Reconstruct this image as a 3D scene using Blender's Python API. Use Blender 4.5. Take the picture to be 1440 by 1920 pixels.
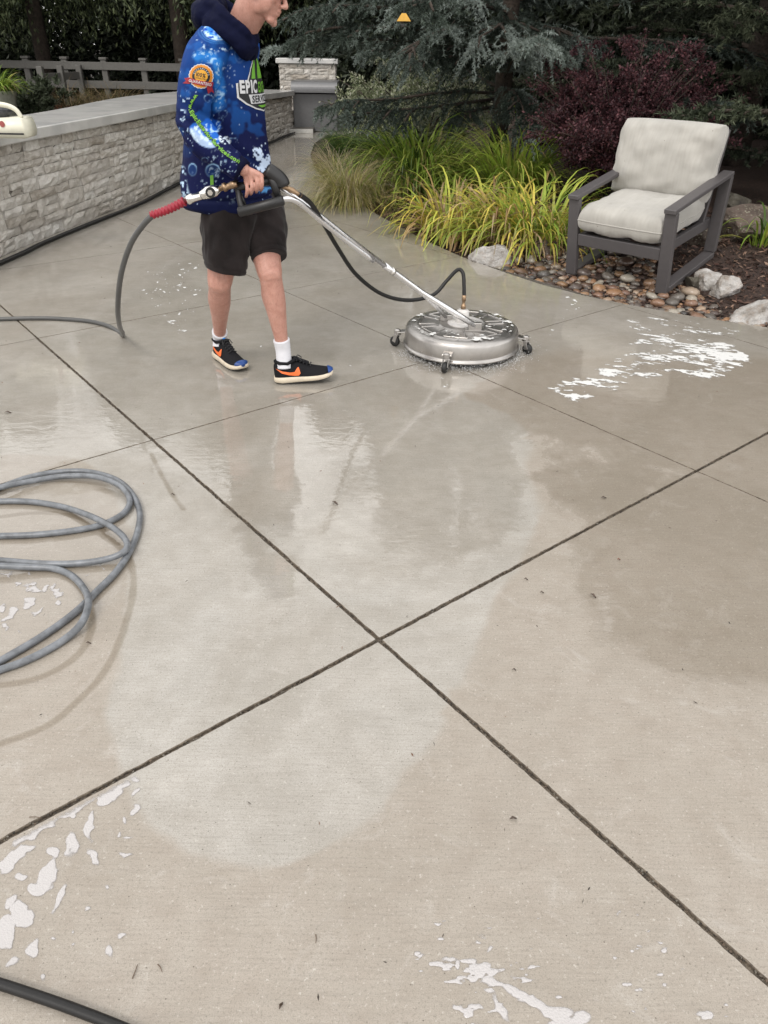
import bpy, bmesh, math, random
import numpy as np
from mathutils import Vector, Matrix
from mathutils.bvhtree import BVHTree
from mathutils import noise as mnoise

for o in list(bpy.data.objects): bpy.data.objects.remove(o)
SC = bpy.context.scene
COL = SC.collection
rnd = random.Random(7)
RG = np.random.default_rng(11)

# ------------------------------------------------------------------ camera
EYE = np.array([0.0, 0.0, 1.5])
RC = np.array([[9.99860389e-01, 1.67093380e-02, 0.0],
               [9.01466350e-03, -5.39423221e-01, 8.41986534e-01],
               [1.40690376e-02, -8.41868984e-01, -5.39498541e-01]])
FOC = 1372.0
cam_d = bpy.data.cameras.new('camera')
cam = bpy.data.objects.new('camera', cam_d); COL.objects.link(cam)
cam_d.sensor_fit = 'VERTICAL'; cam_d.sensor_height = 36.0; cam_d.lens = FOC / 1920 * 36.0
cam_d.clip_start = 0.05; cam_d.clip_end = 500
m4 = Matrix.Identity(4)
for r in range(3):
    m4[r][0] = RC[r, 0]; m4[r][1] = -RC[r, 1]; m4[r][2] = -RC[r, 2]; m4[r][3] = EYE[r]
cam.matrix_world = m4
SC.camera = cam

# ------------------------------------------------------------------ sky, sun, exposure
W = bpy.data.worlds.new('World'); SC.world = W; W.use_nodes = True
wn = W.node_tree.nodes; wl = W.node_tree.links; wn.clear()
SUN_EL, SUN_ROT = math.radians(50), math.radians(205)
sky = wn.new('ShaderNodeTexSky'); sky.sky_type = 'NISHITA'; sky.sun_disc = False
sky.sun_elevation = SUN_EL; sky.sun_rotation = SUN_ROT
sky.air_density = 1.0; sky.dust_density = 4.0; sky.ozone_density = 1.0
tc = wn.new('ShaderNodeTexCoord')
cl = wn.new('ShaderNodeTexNoise'); cl.inputs['Scale'].default_value = 1.6; cl.inputs['Detail'].default_value = 5
cr = wn.new('ShaderNodeMapRange')
cr.inputs['From Min'].default_value = 0.3; cr.inputs['From Max'].default_value = 0.7
cr.inputs['To Min'].default_value = 10.5; cr.inputs['To Max'].default_value = 15.0
cc = wn.new('ShaderNodeVectorMath'); cc.operation = 'SCALE'; cc.inputs[0].default_value = (1.0, 0.985, 0.96)
mx = wn.new('ShaderNodeMix'); mx.data_type = 'RGBA'; mx.inputs[0].default_value = 0.86
bg = wn.new('ShaderNodeBackground'); bg.inputs['Strength'].default_value = 0.13
wo = wn.new('ShaderNodeOutputWorld')
wl.new(tc.outputs['Generated'], cl.inputs['Vector']); wl.new(cl.outputs[0], cr.inputs['Value'])
wl.new(cr.outputs[0], cc.inputs['Scale']); wl.new(sky.outputs[0], mx.inputs[6]); wl.new(cc.outputs[0], mx.inputs[7])
wl.new(mx.outputs[2], bg.inputs['Color']); wl.new(bg.outputs[0], wo.inputs[0])
sd = bpy.data.lights.new('sun', 'SUN'); sd.energy = 1.0; sd.angle = math.radians(14); sd.color = (1.0, 0.96, 0.9)
sun = bpy.data.objects.new('sun', sd); COL.objects.link(sun)
sdir = Vector((math.sin(SUN_ROT) * math.cos(SUN_EL), math.cos(SUN_ROT) * math.cos(SUN_EL), math.sin(SUN_EL)))
sun.rotation_euler = sdir.to_track_quat('Z', 'Y').to_euler(); sun.location = (0, 0, 20)
SC.view_settings.view_transform = 'Standard'; SC.view_settings.look = 'None'
SC.view_settings.exposure = 0.26; SC.view_settings.gamma = 1.0; SC.view_settings.use_curve_mapping = False
SC.render.engine = 'CYCLES'

# ------------------------------------------------------------------ measuring helpers (photo pixel -> point in the world)
def ray(px, py): return RC @ np.array([px - 720.0, py - 960.0, FOC])
def G(px, py, z=0.0):
    d = ray(px, py); return EYE + d * ((z - EYE[2]) / d[2])
def P(px, py, Y):
    d = ray(px, py); return EYE + d * (Y / d[1])
def proj(p):
    q = (np.asarray(p, float) - EYE) @ RC
    return np.stack([q[..., 0] / q[..., 2] * FOC + 720, q[..., 1] / q[..., 2] * FOC + 960], -1)
def V(a): return Vector([float(x) for x in a])

# ------------------------------------------------------------------ objects and tags
def link(name, me, mat=None, parent=None, smooth=False, M=None):
    o = bpy.data.objects.new(name, me); COL.objects.link(o)
    if mat is not None and not me.materials: me.materials.append(mat)
    if smooth is not None and len(me.polygons): me.polygons.foreach_set('use_smooth', [bool(smooth)] * len(me.polygons))
    if parent is not None: o.parent = parent
    if M is not None: o.matrix_local = M
    return o
def obj(name, verts, faces, mat=None, parent=None, smooth=False, M=None):
    me = bpy.data.meshes.new(name)
    me.from_pydata([tuple(map(float, v)) for v in verts], [], [tuple(map(int, f)) for f in faces]); me.update()
    return link(name, me, mat, parent, smooth, M)
def fast(name, verts, faces, mat=None, parent=None, smooth=False, tint=None):
    """verts (n,3) array, faces (m,k) array of one size k; tint (n,3) per vertex colour."""
    verts = np.asarray(verts, np.float32); faces = np.asarray(faces, np.int32); m, k = faces.shape
    me = bpy.data.meshes.new(name)
    me.vertices.add(len(verts)); me.vertices.foreach_set('co', verts.ravel())
    me.loops.add(m * k); me.loops.foreach_set('vertex_index', faces.ravel())
    me.polygons.add(m); me.polygons.foreach_set('loop_start', np.arange(0, m * k, k, dtype=np.int32))
    if smooth: me.polygons.foreach_set('use_smooth', np.ones(m, bool))
    me.update(calc_edges=True)
    if tint is not None: set_tint(me, tint)
    return link(name, me, mat, parent, smooth)
def set_tint(me, tint):
    t = np.ones((len(me.vertices), 4), np.float32); t[:, :3] = tint
    a = me.color_attributes.new('tint', 'FLOAT_COLOR', 'POINT'); a.data.foreach_set('color', t.ravel())
def set_float(me, name, vals):
    a = me.attributes.new(name, 'FLOAT', 'POINT'); a.data.foreach_set('value', np.asarray(vals, np.float32))
def empty(name, loc=(0, 0, 0), M=None):
    o = bpy.data.objects.new(name, None); COL.objects.link(o); o.empty_display_size = 0.1
    if M is not None: o.matrix_world = M
    else: o.location = V(loc)
    return o
def tag(o, label=None, cat=None, group=None, kind=None):
    if label: o['label'] = label
    if cat: o['category'] = cat
    if group: o['group'] = group
    if kind: o['kind'] = kind
    return o
class MB:
    """collects shapes, builds ONE mesh"""
    def __init__(s): s.v = []; s.f = []
    def add(s, vf):
        v, f = vf; n = len(s.v); s.v.extend(list(map(tuple, v))); s.f.extend([tuple(i + n for i in q) for q in f]); return s
    def build(s, name, mat, parent=None, smooth=False, M=None): return obj(name, s.v, s.f, mat, parent, smooth, M)

def catmull(pts, n=8):
    pts = [np.asarray(p, float) for p in pts]
    pp = [2 * pts[0] - pts[1]] + pts + [2 * pts[-1] - pts[-2]]; out = []
    for i in range(1, len(pp) - 2):
        a, b, c, d = pp[i - 1], pp[i], pp[i + 1], pp[i + 2]
        for k in range(n):
            t = k / n
            out.append(0.5 * ((2 * b) + (-a + c) * t + (2 * a - 5 * b + 4 * c - d) * t * t + (-a + 3 * b - 3 * c + d) * t ** 3))
    out.append(pts[-1]); return out
def tube(path, rad, seg=10, cap=True):
    path = [np.asarray(p, float) for p in path]; n = len(path)
    rs = rad if hasattr(rad, '__len__') else [rad] * n
    vs = []; up = None
    for i in range(n):
        t = path[min(i + 1, n - 1)] - path[max(i - 1, 0)]; t = t / (np.linalg.norm(t) + 1e-12)
        if up is None:
            up = np.array([0, 0, 1.0]) if abs(t[2]) < 0.9 else np.array([1.0, 0, 0])
        up = up - t * up.dot(t); up /= np.linalg.norm(up); s = np.cross(t, up)
        for k in range(seg):
            a = 2 * math.pi * k / seg; vs.append(path[i] + rs[i] * (math.cos(a) * s + math.sin(a) * up))
    fs = [(i * seg + k, i * seg + (k + 1) % seg, (i + 1) * seg + (k + 1) % seg, (i + 1) * seg + k) for i in range(n - 1) for k in range(seg)]
    if cap: fs += [tuple(range(seg))[::-1], tuple((n - 1) * seg + k for k in range(seg))]
    return vs, fs
def lathe(prof, seg=48, org=(0, 0, 0), axis=(0, 0, 1)):
    M = V(axis).to_track_quat('Z', 'Y').to_matrix(); vs = []; fs = []
    for r, z in prof:
        for k in range(seg):
            a = 2 * math.pi * k / seg
            vs.append(tuple(M @ Vector((r * math.cos(a), r * math.sin(a), z)) + V(org)))
    n = len(prof)
    fs = [(i * seg + k, i * seg + (k + 1) % seg, (i + 1) * seg + (k + 1) % seg, (i + 1) * seg + k) for i in range(n - 1) for k in range(seg)]
    fs += [tuple(range(seg))[::-1], tuple((n - 1) * seg + k for k in range(seg))]
    return vs, fs
def rbox(c, s, bev=0.004, R=None):
    """chamfered box, centre c, full sizes s"""
    hx, hy, hz = [x / 2 for x in s]; b = min(bev, hx * .9, hy * .9, hz * .9)
    bm = bmesh.new(); bmesh.ops.create_cube(bm, size=1)
    for v in bm.verts: v.co = Vector((v.co.x * s[0], v.co.y * s[1], v.co.z * s[2]))
    if bev > 0: bmesh.ops.bevel(bm, geom=bm.edges[:], offset=b, segments=1, affect='EDGES')
    c = V(c); bm.verts.index_update()
    vs = [tuple((R @ v.co if R is not None else v.co) + c) for v in bm.verts]; fs = [tuple(v.index for v in f.verts) for f in bm.faces]
    bm.free(); return vs, fs
def bar(a, b, w, t, bev=0.004, side=(0, 0, 1)):
    """box from a to b, width w along 'side' x dir, thickness t"""
    a = V(a); b = V(b); d = (b - a); L = d.length; d.normalize(); s = V(side); s = (s - d * s.dot(d)).normalized(); q = d.cross(s)
    R = Matrix((d, s, q)).transposed(); return rbox((a + b) / 2, (L, w, t), bev, R)

# ------------------------------------------------------------------ numpy noise
def _h(ix, iy, s): 
    n = (ix * 374761393 + iy * 668265263 + s * 974634777) & 0x7fffffff
    n = ((n ^ (n >> 13)) * 1274126177) & 0x7fffffff
    return ((n ^ (n >> 16)) & 0xffff) / 65535.0
def vn(x, y, s=0):
    x = np.asarray(x, float); y = np.asarray(y, float)
    ix = np.floor(x).astype(np.int64); iy = np.floor(y).astype(np.int64); fx = x - ix; fy = y - iy
    fx = fx * fx * (3 - 2 * fx); fy = fy * fy * (3 - 2 * fy)
    a = _h(ix, iy, s); b = _h(ix + 1, iy, s); c = _h(ix, iy + 1, s); d = _h(ix + 1, iy + 1, s)
    return (a * (1 - fx) + b * fx) * (1 - fy) + (c * (1 - fx) + d * fx) * fy
def fbm(x, y, s=0, o=4):
    t = 0; a = 0.5; w = 0
    for k in range(o):
        t = t + a * vn(np.asarray(x) * 2 ** k, np.asarray(y) * 2 ** k, s + k * 17); w += a; a *= 0.5
    return t / w
def sstep(a, b, x):
    t = np.clip((x - a) / (b - a), 0, 1); return t * t * (3 - 2 * t)
def poly_sd(p, poly):
    """signed distance, positive inside"""
    p = np.asarray(p, float)[:, :2]; poly = np.asarray(poly, float)[:, :2]; n = len(poly)
    d = np.full(len(p), 1e9); ins = np.zeros(len(p), bool)
    for i in range(n):
        a = poly[i]; b = poly[(i + 1) % n]; e = b - a; w = p - a
        t = np.clip((w @ e) / (e @ e + 1e-12), 0, 1); q = w - t[:, None] * e
        d = np.minimum(d, np.hypot(q[:, 0], q[:, 1]))
        c = (a[1] > p[:, 1]) != (b[1] > p[:, 1])
        with np.errstate(divide='ignore', invalid='ignore'):
            xi = (b[0] - a[0]) * (p[:, 1] - a[1]) / (b[1] - a[1] + 1e-12) + a[0]
        ins ^= c & (p[:, 0] < xi)
    return np.where(ins, d, -d)
def line_d(p, line):
    p = np.asarray(p, float)[:, :2]; line = np.asarray(line, float)[:, :2]; d = np.full(len(p), 1e9)
    for a, b in zip(line[:-1], line[1:]):
        e = b - a; w = p - a; t = np.clip((w @ e) / (e @ e + 1e-12), 0, 1); q = w - t[:, None] * e
        d = np.minimum(d, np.hypot(q[:, 0], q[:, 1]))
    return d

# ------------------------------------------------------------------ materials
class NT:
    def __init__(s, name):
        s.m = bpy.data.materials.new(name); s.m.use_nodes = True; s.n = s.m.node_tree.nodes; s.l = s.m.node_tree.links
        s.b = s.n['Principled BSDF']; s.out = s.n['Material Output']; s._pos = None
    def pos(s):
        if s._pos is None: s._pos = s.n.new('ShaderNodeNewGeometry').outputs['Position']
        return s._pos
    def ocoord(s): return s.n.new('ShaderNodeTexCoord').outputs['Object']
    def mapv(s, v, sc=(1, 1, 1), rot=(0, 0, 0)):
        q = s.n.new('ShaderNodeMapping'); s.l.new(v, q.inputs[0]); q.inputs['Scale'].default_value = sc; q.inputs['Rotation'].default_value = rot
        return q.outputs[0]
    def noise(s, v, scale, det=3, rough=.5, dist=0.0):
        q = s.n.new('ShaderNodeTexNoise'); s.l.new(v, q.inputs['Vector']); q.inputs['Scale'].default_value = scale
        q.inputs['Detail'].default_value = det; q.inputs['Roughness'].default_value = rough; q.inputs['Distortion'].default_value = dist
        return q.outputs[0]
    def voro(s, v, scale, feat='F1', out='Distance'):
        q = s.n.new('ShaderNodeTexVoronoi'); q.feature = feat; s.l.new(v, q.inputs['Vector']); q.inputs['Scale'].default_value = scale
        return q.outputs[out]
    def mr(s, v, a, b, c=0.0, d=1.0, smooth=False):
        q = s.n.new('ShaderNodeMapRange'); s.l.new(v, q.inputs[0])
        if smooth: q.interpolation_type = 'SMOOTHSTEP'
        for i, x in enumerate((a, b, c, d)): q.inputs[i + 1].default_value = x
        return q.outputs[0]
    def math(s, op, a, b=None):
        q = s.n.new('ShaderNodeMath'); q.operation = op
        for i, x in enumerate((a, b)):
            if x is None: continue
            if isinstance(x, (int, float)): q.inputs[i].default_value = x
            else: s.l.new(x, q.inputs[i])
        return q.outputs[0]
    def mix(s, f, a, b, mode='MIX'):
        q = s.n.new('ShaderNodeMix'); q.data_type = 'RGBA'; q.blend_type = mode
        for i, x in ((0, f), (6, a), (7, b)):
            if isinstance(x, (int, float)): q.inputs[i].default_value = x
            elif isinstance(x, tuple): q.inputs[i].default_value = (*x, 1)
            else: s.l.new(x, q.inputs[i])
        return q.outputs[2]
    def attr(s, name, out='Fac'):
        q = s.n.new('ShaderNodeAttribute'); q.attribute_name = name; return q.outputs[out]
    def orand(s): return s.n.new('ShaderNodeObjectInfo').outputs['Random']
    def ramp(s, f, stops):
        q = s.n.new('ShaderNodeValToRGB'); s.l.new(f, q.inputs[0]); e = q.color_ramp.elements
        while len(e) < len(stops): e.new(0.5)
        for i, (p, c) in enumerate(stops): e[i].position = p; e[i].color = (*c, 1)
        return q.outputs[0]
    def bump(s, h, st=0.3, dist=0.01, nrm=None):
        q = s.n.new('ShaderNodeBump'); s.l.new(h, q.inputs['Height']); q.inputs['Strength'].default_value = st; q.inputs['Distance'].default_value = dist
        if nrm is not None: s.l.new(nrm, q.inputs['Normal'])
        return q.outputs[0]
    def set(s, **k):
        for n, v in k.items():
            i = s.b.inputs[n.replace('_', ' ')]
            if isinstance(v, (int, float)): i.default_value = v
            elif isinstance(v, tuple): i.default_value = (*v, 1) if i.type == 'RGBA' else v
            else: s.l.new(v, i)
        return s.m
def simple(name, col, rough=0.5, metal=0.0, var=0.15, scale=25, bump=0.15, bscale=120, bdist=0.002, spec=0.5, rvar=0.0):
    t = NT(name); v = t.pos(); n = t.noise(v, scale, 4, .6); col = tuple(c * .88 for c in col)
    dk = tuple(c * (1 - var) for c in col); lt = tuple(min(1, c * (1 + var)) for c in col)
    c = t.mix(t.mr(n, .3, .7), dk, lt)
    r = t.mr(n, .3, .7, max(.02, rough - rvar), min(1, rough + rvar)) if rvar else rough
    k = dict(Base_Color=c, Roughness=r, Metallic=metal, Specular_IOR_Level=spec)
    if bump: k['Normal'] = t.bump(t.noise(v, bscale, 3), bump, bdist)
    return t.set(**k)
def leafmat(name, trans=0.3, rough=0.5, spec=0.3):
    t = NT(name); a = t.attr('tint', 'Color')
    c = t.mix(t.mr(t.noise(t.pos(), 9, 3), .3, .7), t.mix(1.0, a, (.66, .66, .66), 'MULTIPLY'), t.mix(1.0, a, (.86, .86, .86), 'MULTIPLY'))
    t.set(Base_Color=c, Roughness=rough, Specular_IOR_Level=spec)
    if trans:
        tr = t.n.new('ShaderNodeBsdfTranslucent'); t.l.new(c, tr.inputs[0]); ms = t.n.new('ShaderNodeMixShader'); ms.inputs[0].default_value = trans
        t.l.new(t.b.outputs[0], ms.inputs[1]); t.l.new(tr.outputs[0], ms.inputs[2]); t.l.new(ms.outputs[0], t.out.inputs[0])
    return t.m
# ================================================================== THE SETTING
D1 = np.array([-.629, .778]); D2 = np.array([.778, .629])      # directions of the two families of joints
def UV(u, v): return u * D2 + v * D1
def xy(p): return (float(p[0]), float(p[1]))
EDGE_PX = [(1440, 614), (1300, 593), (1172, 570), (1090, 553), (1010, 532), (930, 505), (860, 479), (800, 452), (745, 423), (700, 398), (655, 370), (615, 342), (590, 315), (582, 290), (590, 268), (620, 250)]
EDGE = [(9.0, 0.2), (5.6, 2.55), (3.6, 3.85)] + [xy(G(*q)) for q in EDGE_PX]
WALL_PX = [(0, 484), (60, 458), (150, 421), (240, 384), (340, 340), (430, 300), (510, 264), (552, 247)]
WALL = [np.array(xy(G(*q))) for q in WALL_PX]
WALL = [WALL[0] + (WALL[0] - WALL[1]) * 3.0] + WALL
PATIO = [(9, -5), (-9, -5), (-9, 3.5), xy(WALL[0] + np.array([-.1, -.3]))] + [xy(w + np.array([-.06, .0])) for w in WALL] + [(-1.9, 17.6), (0.2, 17.6), (0.0, 16.6)] + list(reversed(EDGE))

# --- patio material
def patio_material():
    t = NT('wet broom finished concrete'); p = t.pos()
    dirt = t.attr('dirt'); wet = t.attr('wet'); trail = t.attr('trail'); nb = t.noise(p, 3.2, 5, .62)
    nf = t.noise(p, 14, 5, .6)
    broom = t.noise(t.mapv(p, (9, 190, 1), (0, 0, math.radians(4))), 1.0, 3, .6)
    grain = t.noise(p, 420, 2, .7); speck = t.noise(p, 150, 2, .5)
    dm = t.mr(t.math('ADD', dirt, t.math('MULTIPLY', t.math('SUBTRACT', nb, .5), .55)), .30, .70, 0, 1, True)
    clean = t.mix(t.mr(nb, .3, .7), (.385, .378, .355), (.485, .474, .448))
    dirty = t.mix(t.mr(nf, .3, .7), (.325, .292, .252), (.425, .392, .35))
    c = t.mix(dm, clean, dirty)
    c = t.mix(t.mr(nf, .35, .7, 0, .30), c, (.25, .235, .2)); c = t.mix(t.mr(t.noise(p, 1.3, 8, .68, .8), .40, .66, 0, .5), c, (.25, .225, .185)); c = t.mix(t.mr(t.noise(p, 7, 6, .7, 1.2), .56, .70, 0, .38), c, (.5, .485, .46))
    c = t.mix(t.mr(broom, .45, .75, 0, .30), c, (.2, .185, .16))
    c = t.mix(t.mr(grain, .48, .72, 0, .5), c, (.15, .135, .112)); c = t.mix(t.mr(t.noise(p, 170, 3, .75), .54, .70, 0, .55), c, (.13, .115, .095)); c = t.mix(t.mr(t.voro(p, 38), .07, .04, 0, .75), c, (.07, .055, .04))
    c = t.mix(t.mr(t.noise(p, 95, 3, .7), .60, .72, 0, .5), c, (.58, .56, .52))
    c = t.mix(1.0, c, (.91, .885, .865), 'MULTIPLY')
    wm = t.mr(t.math('ADD', wet, t.math('MULTIPLY', t.math('SUBTRACT', t.noise(p, 2.6, 8, .68, .5), .5), 1.3)), .38, .62, 0, 1, True)
    tr = t.mr(t.math('ADD', trail, t.math('MULTIPLY', t.math('SUBTRACT', nf, .5), .012)), -.004, .004, 0, 1)
    c = t.mix(t.math('MULTIPLY', wm, .62), c, t.mix(1.0, c, (.80, .77, .72), 'MULTIPLY'))
    c = t.mix(t.math('MULTIPLY', tr, .75), c, t.mix(1.0, c, (.60, .55, .47), 'MULTIPLY'))
    wm2 = t.math('MAXIMUM', wm, t.math('MULTIPLY', tr, .3))
    bh = t.math('ADD', t.math('MULTIPLY', broom, .7), t.math('MULTIPLY', grain, .5))
    nb1 = t.bump(bh, .5, .0016)
    rip = t.math('ADD', t.noise(t.mapv(p, (3, 7, 1), (0, 0, .25)), 3.0, 3, .6, .8), t.math('MULTIPLY', broom, .025))
    coatn = t.bump(rip, .055, .012)
    cr_ = t.mr(wm, 0, 1, .36, .022)
    cr_ = t.math('ADD', cr_, t.math('MULTIPLY', t.mr(t.noise(p, 5.5, 5, .6, .6), .48, .66), .06))
    return t.set(Base_Color=c, Roughness=t.mr(wm, 0, 1, .62, .5), Specular_IOR_Level=.35, Normal=nb1,
                 Coat_Weight=t.mr(wm2, 0, 1, .22, 1.0), Coat_Roughness=cr_, Coat_IOR=1.58, Coat_Normal=coatn)
M_PATIO = patio_material()

# --- maps of dirt (with a painted tree reflection), wetness and wet hose prints (all in metres on the ground)
def gp(*pts): return [xy(G(*q)) for q in pts]
CLEAN = gp((240, 1000), (238, 1440), (300, 1560), (420, 1600), (520, 1605), (640, 1560), (740, 1470), (800, 1380), (850, 1270), (920, 1130), (985, 1000), (1003, 900), (985, 820), (930, 770), (860, 740), (1000, 660), (1200, 565), (840, 470), (560, 250), (300, 360), (0, 500), (-900, 700), (-500, 900), (0, 850), (180, 880))
DIRTY_REFL = gp((1180, 930), (1440, 860), (1900, 1000), (1900, 1250), (1440, 1230), (1300, 1180), (1220, 1120), (1160, 1040))  # right puddle: brown reflection of the trees painted in with the dirt colour
DIRTY3 = gp((1000, 770), (1150, 800), (1290, 880), (1180, 950), (1060, 1010), (1015, 960))
PUD = [gp((-300, 660), (0, 640), (250, 690), (330, 760), (270, 830), (130, 870), (-300, 960)),
       gp((300, 850), (420, 790), (640, 760), (860, 720), (960, 800), (1000, 930), (900, 1040), (760, 1080), (600, 1010), (520, 1000), (420, 960), (350, 900)),
       gp((1000, 860), (1180, 880), (1260, 900), (1100, 980), (1010, 930)),
       gp((1060, 980), (1440, 830), (1900, 850), (1900, 1320), (1440, 1300), (1240, 1270), (1080, 1140)),
       gp((-200, 940), (180, 930), (240, 1000), (230, 1090), (150, 1180), (0, 1230), (-200, 1240)),
       gp((440, 960), (500, 1020), (560, 1080), (500, 1135), (460, 1060))]
TRAILS = [([(240, 1035), (250, 1080), (246, 1130), (225, 1200), (195, 1260), (150, 1310), (90, 1360), (0, 1395), (-80, 1420)], .011),
          ([(160, 1130), (172, 1170), (160, 1210), (125, 1245), (60, 1275), (-40, 1290)], .012),
          ([(-40, 975), (60, 962), (130, 966), (180, 985), (222, 1020)], .012),
          ([(-40, 935), (30, 912), (110, 902), (190, 908), (235, 925)], .010),
          ([(283, 850), (300, 885), (325, 930), (345, 955)], .009)]
def smooth_poly(q): q = [np.array(r + (0.,)) for r in q]; return [xy(r) for r in catmull(q + [q[0]], 4)[:-1]]
CLEAN = smooth_poly(CLEAN); DIRTY_REFL = smooth_poly(DIRTY_REFL); DIRTY3 = smooth_poly(DIRTY3); PUD = [smooth_poly(q) for q in PUD]
_ga = np.random.default_rng(9); ARCS = [(x + _ga.normal(0, .05), y + _ga.normal(0, .05), .33, _ga.uniform(.12, .3)) for x, y in ((.25, 3.2), (.05, 2.9), (-.1, 2.55), (.15, 2.35), (.3, 2.0), (.1, 1.7), (-.15, 1.5), (-.3, 1.3), (-.05, 1.2), (-.5, 1.7), (-.6, 2.2), (.4, 2.6), (-.7, 1.35), (.55, 3.3), (1.2, 3.7), (.9, 3.3))]
def ground_maps(p):
    w = p[:, :2] + .10 * np.stack([fbm(p[:, 0] * 3, p[:, 1] * 3, 3, 5) - .5, fbm(p[:, 0] * 3, p[:, 1] * 3, 9, 5) - .5], -1)
    dirt = 1 - sstep(-.05, .04, poly_sd(w, CLEAN))
    dirt = np.maximum(dirt * .78, .95 * sstep(-.22, .12, poly_sd(w, DIRTY_REFL)))
    dirt = np.maximum(dirt, .9 * sstep(-.16, .08, poly_sd(w, DIRTY3)))
    dirt *= 1 - .8 * sstep(3.6, 4.6, p[:, 1])
    for cx_, cy_, rr_, am in ARCS:
        r_a = np.hypot(w[:, 0] - cx_, w[:, 1] - cy_); k_a = np.arctan2(w[:, 1] - cy_, w[:, 0] - cx_); dirt = dirt + am * (np.exp(-((r_a - rr_) / .014) ** 2) - .5 * sstep(rr_ + .02, rr_ - .12, r_a) * (r_a < rr_ + .05)) * sstep(.35, .6, fbm(k_a * 1.2 + cx_ * 9, r_a * 0 + cy_, 31, 2))
    wet = .12 + .72 * sstep(2.0, 3.3, p[:, 1] + .5 * (fbm(p[:, 0] * 1.3, p[:, 1] * 1.3, 5) - .5))
    for q in PUD: wet = np.maximum(wet, .02 + .93 * sstep(-.26, .26, poly_sd(w, q)))
    wet = np.maximum(wet, .32 * sstep(-.2, .2, poly_sd(w, gp((240, 860), (700, 1000), (900, 1100), (760, 1260), (400, 1300), (240, 1300)))))
    tr = np.full(len(p), -.5)
    for q, hw in TRAILS:
        gq = [xy(r) for r in catmull([G(*s) for s in q], 5)]
        tr = np.maximum(tr, hw - line_d(p, gq))
    return dirt, wet, tr
def paint_slab(o):
    me = o.data; n = len(me.vertices); co = np.empty(n * 3); me.vertices.foreach_get('co', co); co = co.reshape(-1, 3)
    d, w, t = ground_maps(co); set_float(me, 'dirt', d); set_float(me, 'wet', w); set_float(me, 'trail', t)

from mathutils.geometry import delaunay_2d_cdt as cdt
# --- patio base (sandy joint bed) and slabs
t = NT('gritty joint filler'); p = t.pos(); n = t.noise(p, 60, 5, .7)
M_JOINT = t.set(Base_Color=t.ramp(n, [(.35, (.065, .052, .04)), (.55, (.15, .122, .092)), (.68, (.23, .19, .145)), (.8, (.34, .27, .2))]), Roughness=.75, Normal=t.bump(t.noise(p, 150, 3), .8, .004))
patio = obj('patio', [(x, y, -.011) for x, y in PATIO], [tuple(range(len(PATIO)))], M_JOINT)
tag(patio, 'wet concrete patio cut into large square slabs by brown joints', kind='structure')
US = [-9.2, -7.5, -5.8, -4.1, -2.4, -.68, 1.02, 2.72, 4.42, 6.1, 7.8, 9.5, 11.2, 12.9]
VS = [-10.2, -8.6, -7, -5.4, -3.7, -2.05, -.4, 1.275, 2.905, 4.55, 6.28, 8.0, 9.7, 11.4, 13.1, 14.8]
def jw(kind, x):
    if kind == 'u': return .0045 if abs(x - 1.02) < .01 else .0012
    return .0045 if abs(x - 1.275) < .01 else .0010
PARR = np.array(PATIO)
NGR = 0
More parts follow.
